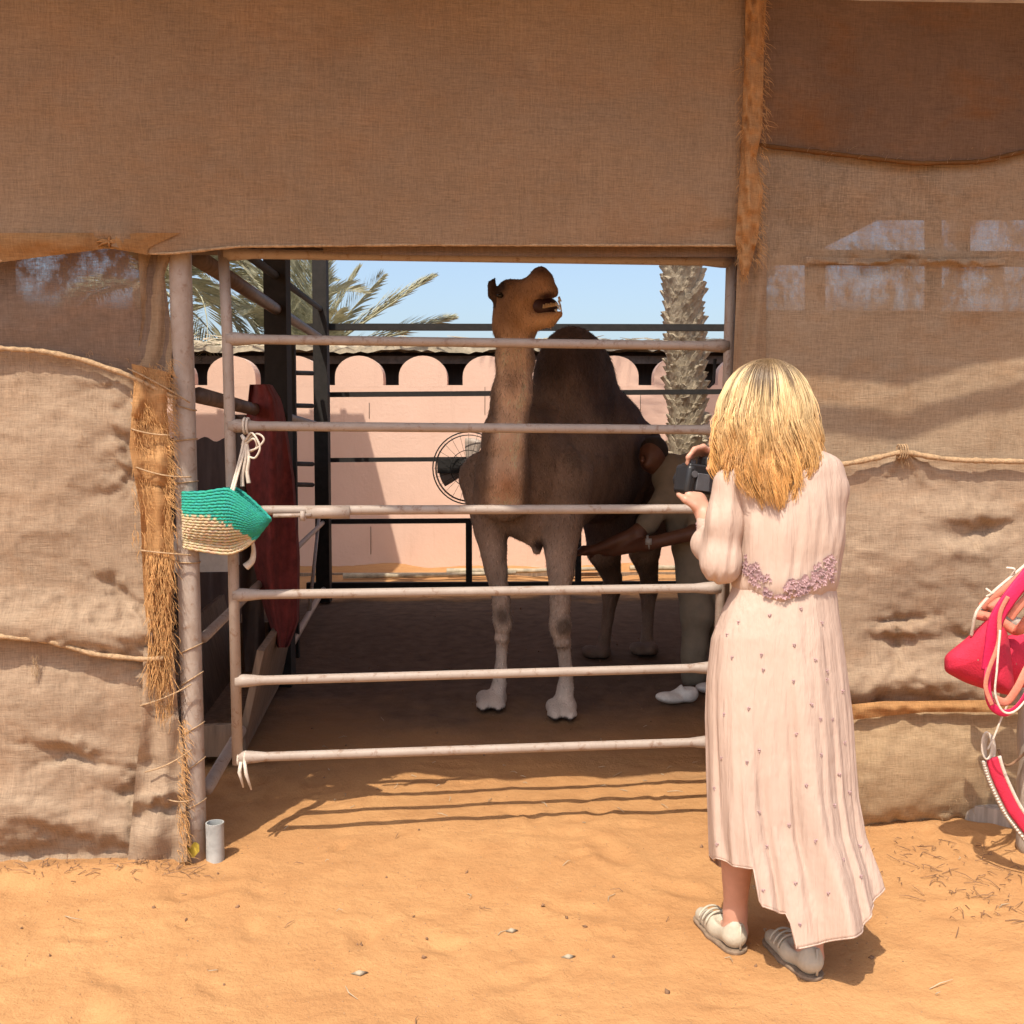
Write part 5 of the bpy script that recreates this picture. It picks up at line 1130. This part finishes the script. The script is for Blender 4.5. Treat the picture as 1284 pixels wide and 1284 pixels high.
# camera in her hands
CC = Vector(Pv(882, 602, 2.98)); CA = empty('photo_camera', CC, 'black interchangeable lens camera held up by the blonde woman', 'camera')
rot = Euler((0, R(8), R(18)))
Mr = rot.to_matrix()
def rbox(c, sz, bev=.008):
    B_ = Body(.006); c = Vector(c); h = Vector(sz)/2-Vector((bev, bev, bev))
    vs = []; import itertools
    return c
def camp(name, c, sz, m, bev=.006):
    mb = MB(); mb.box(CC+Mr @ Vector(c), sz, rot); o = obj(name, mb, M[m], CA); b = o.modifiers.new('b', 'BEVEL'); b.width = bev; b.segments = 3; autosmooth(o, 40); return o
camp('camera_body', (0, 0, 0), (.13, .055, .085), 'black'); camp('grip', (-.055, .01, -.005), (.03, .085, .085), 'black', .012); camp('viewfinder_hump', (.01, .0, .053), (.05, .06, .03), 'black', .008)
camp('screen', (.0, -.03, -.008), (.075, .006, .05), 'grey_plastic', .002); camp('eyepiece', (.01, -.038, .048), (.034, .014, .024), 'grey_plastic', .004)
def cyl(name, c, ax, r, L, m):
    c = CC+Mr @ Vector(c); a = Mr @ Vector(ax).normalized(); mb = MB(); mb.tube([c, c+a*L*.15, c+a*L*.15, c+a*L*.85, c+a*L*.85, c+a*L], [r*.95, r*.95, r, r, r*.93, r*.93], 20); o = obj(name, mb, M[m], CA); autosmooth(o, 40)
cyl('lens', (-.005, .028, -.003), (0, 1, 0), .036, .09, 'black'); cyl('mode_dial', (-.045, 0, .042), (0, 0, 1), .012, .012, 'grey_plastic'); cyl('control_wheel', (-.048, -.03, .012), (0, -1, 0), .010, .005, 'grey_plastic')
for k in range(3): cyl('button', (-.05, -.028, -.01-.014*k), (0, -1, 0), .004, .003, 'grey_plastic')
mb = MB(); mb.tube([CC+Mr @ Vector((.065, 0, .035)), P(905, 600, 2.9), P(912, 590, 2.78)], .004, 6, flat=.4); obj('neck_strap', mb, M['black'], CA)

# ------------------------------------------------------------------ saddle at the right
SD = empty('camel_saddle', Vector((1.62, 3.25, .75)), 'wooden camel saddle with crimson pads and pink girth straps at the right edge', 'saddle')
YS = 3.22
def padmesh(out, th, Y0, name, m, lean=0):
    n = len(out); c = np.mean([p for p in out], 0); mb = MB(); rings = []
    for s, d in ((.0, th*.55), (.5, th*.5), (.85, th*.32), (1.0, 0), (.85, -th*.3), (0, -th*.5)):
        rings.append([P(c[0]+(x-c[0])*max(s, .02), c[1]+(y-c[1])*max(s, .02), Y0-d+lean*(y-c[1])) for x, y in out])
    mb.grid(np.array([[tuple(v) for v in r] for r in rings]), closed=True); return obj(name, mb, M[m], SD)
def sub(poly, n=6):
    o = []; L = len(poly)
    for i in range(L):
        a, b = poly[i], poly[(i+1) % L]
        for k in range(n): t = k/n; o.append((a[0]+(b[0]-a[0])*t, a[1]+(b[1]-a[1])*t))
    o = np.array(o)
    for _ in range(2): o = (np.roll(o, 1, 0)+2*o+np.roll(o, -1, 0))/4
    return [tuple(v) for v in o]
padmesh(sub([(1184, 822), (1184, 842), (1210, 856), (1240, 866), (1274, 874), (1264, 790), (1242, 772), (1212, 800)]), .11, 3.25, 'pad', 'crimson')
padmesh(sub([(1250, 800), (1284, 792), (1305, 830), (1300, 862), (1262, 862), (1246, 850)]), .10, 3.32, 'pad', 'crimson')
def tubeS(name, pts, r, m, flat=1, n=8, up=None):
    mb = MB(); a = [P(*p) for p in pts]
    # smooth curve
    out = []
    for u in np.linspace(0, 1, 8*len(a)):
        t = u*(len(a)-1); i = min(int(t), len(a)-2); f = t-i; p0, p1, p2, p3 = a[max(i-1, 0)], a[i], a[i+1], a[min(i+2, len(a)-1)]
        out.append(.5*((2*p1)+(-p0+p2)*f+(2*p0-5*p1+4*p2-p3)*f*f+(-p0+3*p1-3*p2+p3)*f**3))
    mb.tube(out, r, n, flat=flat, up=up); return obj(name, mb, M[m], SD)
tubeS('frame_bar', [(1222, 770, 3.28), (1250, 777, 3.26), (1272, 790, 3.25), (1282, 786, 3.22), (1300, 760, 3.2)], .016, 'salmon')
tubeS('frame_bar', [(1228, 768, 3.42), (1262, 778, 3.40), (1300, 790, 3.40)], .022, 'stand_wood')
tubeS('frame_bar', [(1232, 762, 3.38), (1258, 738, 3.35), (1290, 712, 3.35)], .018, 'salmon')
tubeS('frame_bar', [(1248, 772, 3.38), (1270, 746, 3.35), (1300, 720, 3.35)], .020, 'stand_wood')
padmesh(sub([(1236, 760), (1252, 748), (1262, 752), (1256, 768), (1246, 772)]), .03, 3.33, 'wood_cap', 'salmon')
tubeS('cream_rope', [(1218, 797, 3.22), (1222, 775, 3.2), (1228, 762, 3.2), (1246, 742, 3.2), (1272, 720, 3.2), (1300, 696, 3.2)], .0052, 'cord')
tubeS('girth_strap', [(1300, 708, 3.12), (1272, 742, 3.10), (1250, 776, 3.10), (1244, 810, 3.11), (1240, 840, 3.12)], .024, 'magenta', flat=.15, up=(0, -1, 0))
tubeS('girth_strap', [(1240, 835, 3.12), (1238, 860, 3.10), (1244, 885, 3.1), (1262, 894, 3.12), (1280, 880, 3.15), (1300, 840, 3.2)], .012, 'magenta', flat=.2, up=(0, -1, 0))
tubeS('lining_strap', [(1264, 748, 3.09), (1254, 770, 3.09), (1252, 806, 3.09), (1240, 840, 3.08), (1236, 862, 3.08), (1244, 884, 3.08)], .007, 'salmon', flat=.25, up=(0, -1, 0))
tubeS('lining_strap', [(1254, 790, 3.08), (1250, 840, 3.06), (1248, 870, 3.06), (1258, 892, 3.06), (1275, 890, 3.06), (1300, 860, 3.1)], .0035, 'cord', flat=.4, up=(0, -1, 0))
tubeS('salmon_strap', [(1246, 876, 3.14), (1262, 880, 3.14), (1276, 862, 3.14), (1290, 835, 3.16), (1310, 810, 3.2)], .013, 'salmon', flat=.25, up=(0, -1, 0))
tubeS('salmon_strap', [(1300, 735, 3.14), (1278, 760, 3.12), (1266, 775, 3.12)], .014, 'salmon', flat=.2, up=(0, -1, 0))
for pts in ([(1262, 712, 3.2), (1272, 714, 3.19), (1268, 722, 3.2)], [(1236, 738, 3.2), (1243, 744, 3.19), (1237, 748, 3.2)]): tubeS('rope_end', pts, .004, 'cord')
ST = empty('saddle_stand', G(1284, 1075), 'rough grey wooden stand carrying the saddle at the right edge', 'stand')
for a, b, r in [((1292, 860, 3.45), (1292, 1060, 3.45), .040), ((1420, 860, 3.5), (1420, 1060, 3.5), .045)]:
    A_, B_ = P(*a), P(*b); B_.z = -.02; mb = MB(); mb.tube([A_+(B_-A_)*t+Vector((.004*math.sin(t*20), 0, 0)) for t in np.linspace(0, 1, 12)], [r*(1+.1*math.sin(k*2.1)) for k in range(12)], 9); obj('post', mb, M['stand_wood'], ST)
a = P(1262, 868, 3.45); mb = MB(); mb.tube([a, a+Vector((.55, .05, 0))], .045, 9); obj('crossbar', mb, M['stand_wood'], ST)
# lower rein with red lining
BT = empty('red_girth', P(1240, 950, 3.2), 'red padded girth belt with beaded edge hanging on a cream rope below the saddle', 'girth belt')
pts = [(1240, 952), (1246, 972), (1256, 995), (1268, 1018), (1280, 1034), (1300, 1060), (1320, 1090)]
for nm, dx, r, m, fl_, dY in (('belt', 4, .020, 'crimson', .3, 0), ('backing', -5, .014, 'stand_wood', .6, .012), ('edge_piping', 13, .006, 'cord', 1, .0)):
    mb = MB(); cr = [crv([(x+dx, y-dx*.3) for x, y in pts], u) for u in np.linspace(0, 1, 30)]; mb.tube([P(x, y, 3.2+dY) for x, y in cr], r, 10, flat=fl_, up=(0, -1, 0)); obj(nm, mb, M[m], BT)
mb = MB()
for u in np.linspace(0, 1, 40): x, y = crv([(x-7, y+3) for x, y in pts], u); mb.tube([P(x-1.5, y, 3.185), P(x+1.5, y+1, 3.18)], .0045, 5)
obj('edge_beads', mb, M['cord'], BT)
mb = MB()
for k in range(5): mb.loop([P(1237+6*math.cos(a)+k*1.2, 935+17*math.sin(a)+k, 3.19+.01*k) for a in np.linspace(0, 6.28, 21)[:-1]], .003, 5)
obj('rope_coil', mb, M['cord'], BT)
mb = MB(); cr = [crv([(1238, 940), (1246, 925), (1256, 900), (1270, 870), (1290, 830)], u) for u in np.linspace(0, 1, 24)]; mb.tube([P(x, y, 3.18) for x, y in cr], .0035, 6); obj('rope', mb, M['cord'], BT)
mb = MB(); cr = [crv([(1252, 940), (1262, 960), (1284, 945), (1300, 920)], u) for u in np.linspace(0, 1, 20)]; mb.tube([P(x, y, 3.4) for x, y in cr], .005, 6); obj('rope', mb, M['twig'], BT)
# base plank
a = G(1232, 1038); mb = MB(); mb.box(Vector((a.x+.35, a.y-.12, .03)), (.85, .09, .06), (0, R(2), R(-28))); o = obj('plank', mb, M['stand_wood'], org=a, smooth=False); tag(o, 'weathered plank lying on the sand below the saddle stand', 'plank')

# ------------------------------------------------------------------ debris on the sand
def debris(name, spots, label, kind_, n, m, seed, size=(.004, .012)):
    rr = random.Random(seed); mb = MB()
    for _ in range(n):
        cx, cy, sx, sy = rr.choice(spots); x = rr.gauss(cx, sx); y = rr.gauss(cy, sy)
        if y-(WY+WS*x) > -.02 and (x < -1.1 or x > .95): continue
        z = gzs(x, y)
        if kind_ == 'twig':
            l = rr.uniform(.008, .05)*rr.choice((.6, 1, 1.6)); a = rr.uniform(0, 6.28); p = Vector((x, y, z+.003)); q = p+Vector((l*math.cos(a), l*math.sin(a), rr.uniform(-.002, .012))); mid = (p+q)/2+Vector((rr.uniform(-.01, .01), rr.uniform(-.01, .01), .004)); mb.tube([p, mid, q], [.0011, .0014, .0006], 4, cap=False)
        else:
            r = rr.uniform(*size); M_ = Euler((rr.random()*6, rr.random()*6, rr.random()*6)).to_matrix(); s_ = (1, rr.uniform(.6, 1), rr.uniform(.4, .7))
            vs = [Vector((x, y, z+r*.2))+M_ @ Vector((a*r*s_[0]*rr.uniform(.8, 1.2), b*r*s_[1], c*r*s_[2])) for a, b, c in ((1, 0, 0), (-1, 0, 0), (0, 1, 0), (0, -1, 0), (0, 0, 1), (0, 0, -1))]
            mb.add(vs, [(0, 2, 4), (2, 1, 4), (1, 3, 4), (3, 0, 4), (2, 0, 5), (1, 2, 5), (3, 1, 5), (0, 3, 5)])
    tag(obj(name, mb, m), label, kind='stuff')
def gxy(x, y): g = G(x, y); return g.x, g.y
debris('dry_twigs', [(*gxy(1190, 1068), .14, .05), (*gxy(1190, 1100), .16, .05), (*gxy(110, 1100), .16, .03), (*gxy(200, 1092), .07, .03), (*gxy(1240, 1130), .1, .1), (0, 3.0, 1.2, .6)], 'dry twigs and straw scattered on the sand', 'twig', 230, M['twig'], 1)
debris('pebbles', [(0, 2.7, 1.1, .45), (.6, 2.9, .9, .6), (-.8, 3.0, .7, .3), (.2, 3.7, .8, .4)], 'small pebbles and crumbs of earth on the sand', 'peb', 2600, M['pebble'], 2, (.001, .0035))
debris('dung_pellets', [(.4, 5.6, .6, .6), (0, 2.9, 1.0, .4), (.2, 7, 1, 1)], 'dark dung pellets scattered on the ground', 'peb', 130, M['twig'], 3, (.006, .011))
debris('dry_straw', [(0, 3.0, 1.2, .6), (.2, 4.4, .8, .4)], 'pale bits of straw on the sand', 'twig', 90, M['thatch'], 4)
for i, (x, y, s) in enumerate([(450, 1220, .022), (712, 1196, .02), (1242//2+20, 1165, .018)]):
    g = G(x, y); g.z = gzs(g.x, g.y); mb = MB(); mb.add([g+Vector((-s, 0, .002)), g+Vector((0, s*.5, .006)), g+Vector((s*1.2, .3*s, .003)), g+Vector((.2*s, -.5*s, .002)), g+Vector((0, 0, .012))], [(0, 1, 4), (1, 2, 4), (2, 3, 4), (3, 0, 4), (0, 3, 2, 1)])
    tag(obj('dry_leaf', mb, M['thatch'], org=g), ['pale curled dry leaf lying on the sand lower left of centre', 'small pale dry leaf lying on the sand left of the woman', 'tiny pale dry leaf on the sand in front of the gate middle'][i], 'leaf', 'dry leaves on the sand')
print('tris', sum(len(o.data.polygons) for o in bpy.data.objects if o.type == 'MESH'))
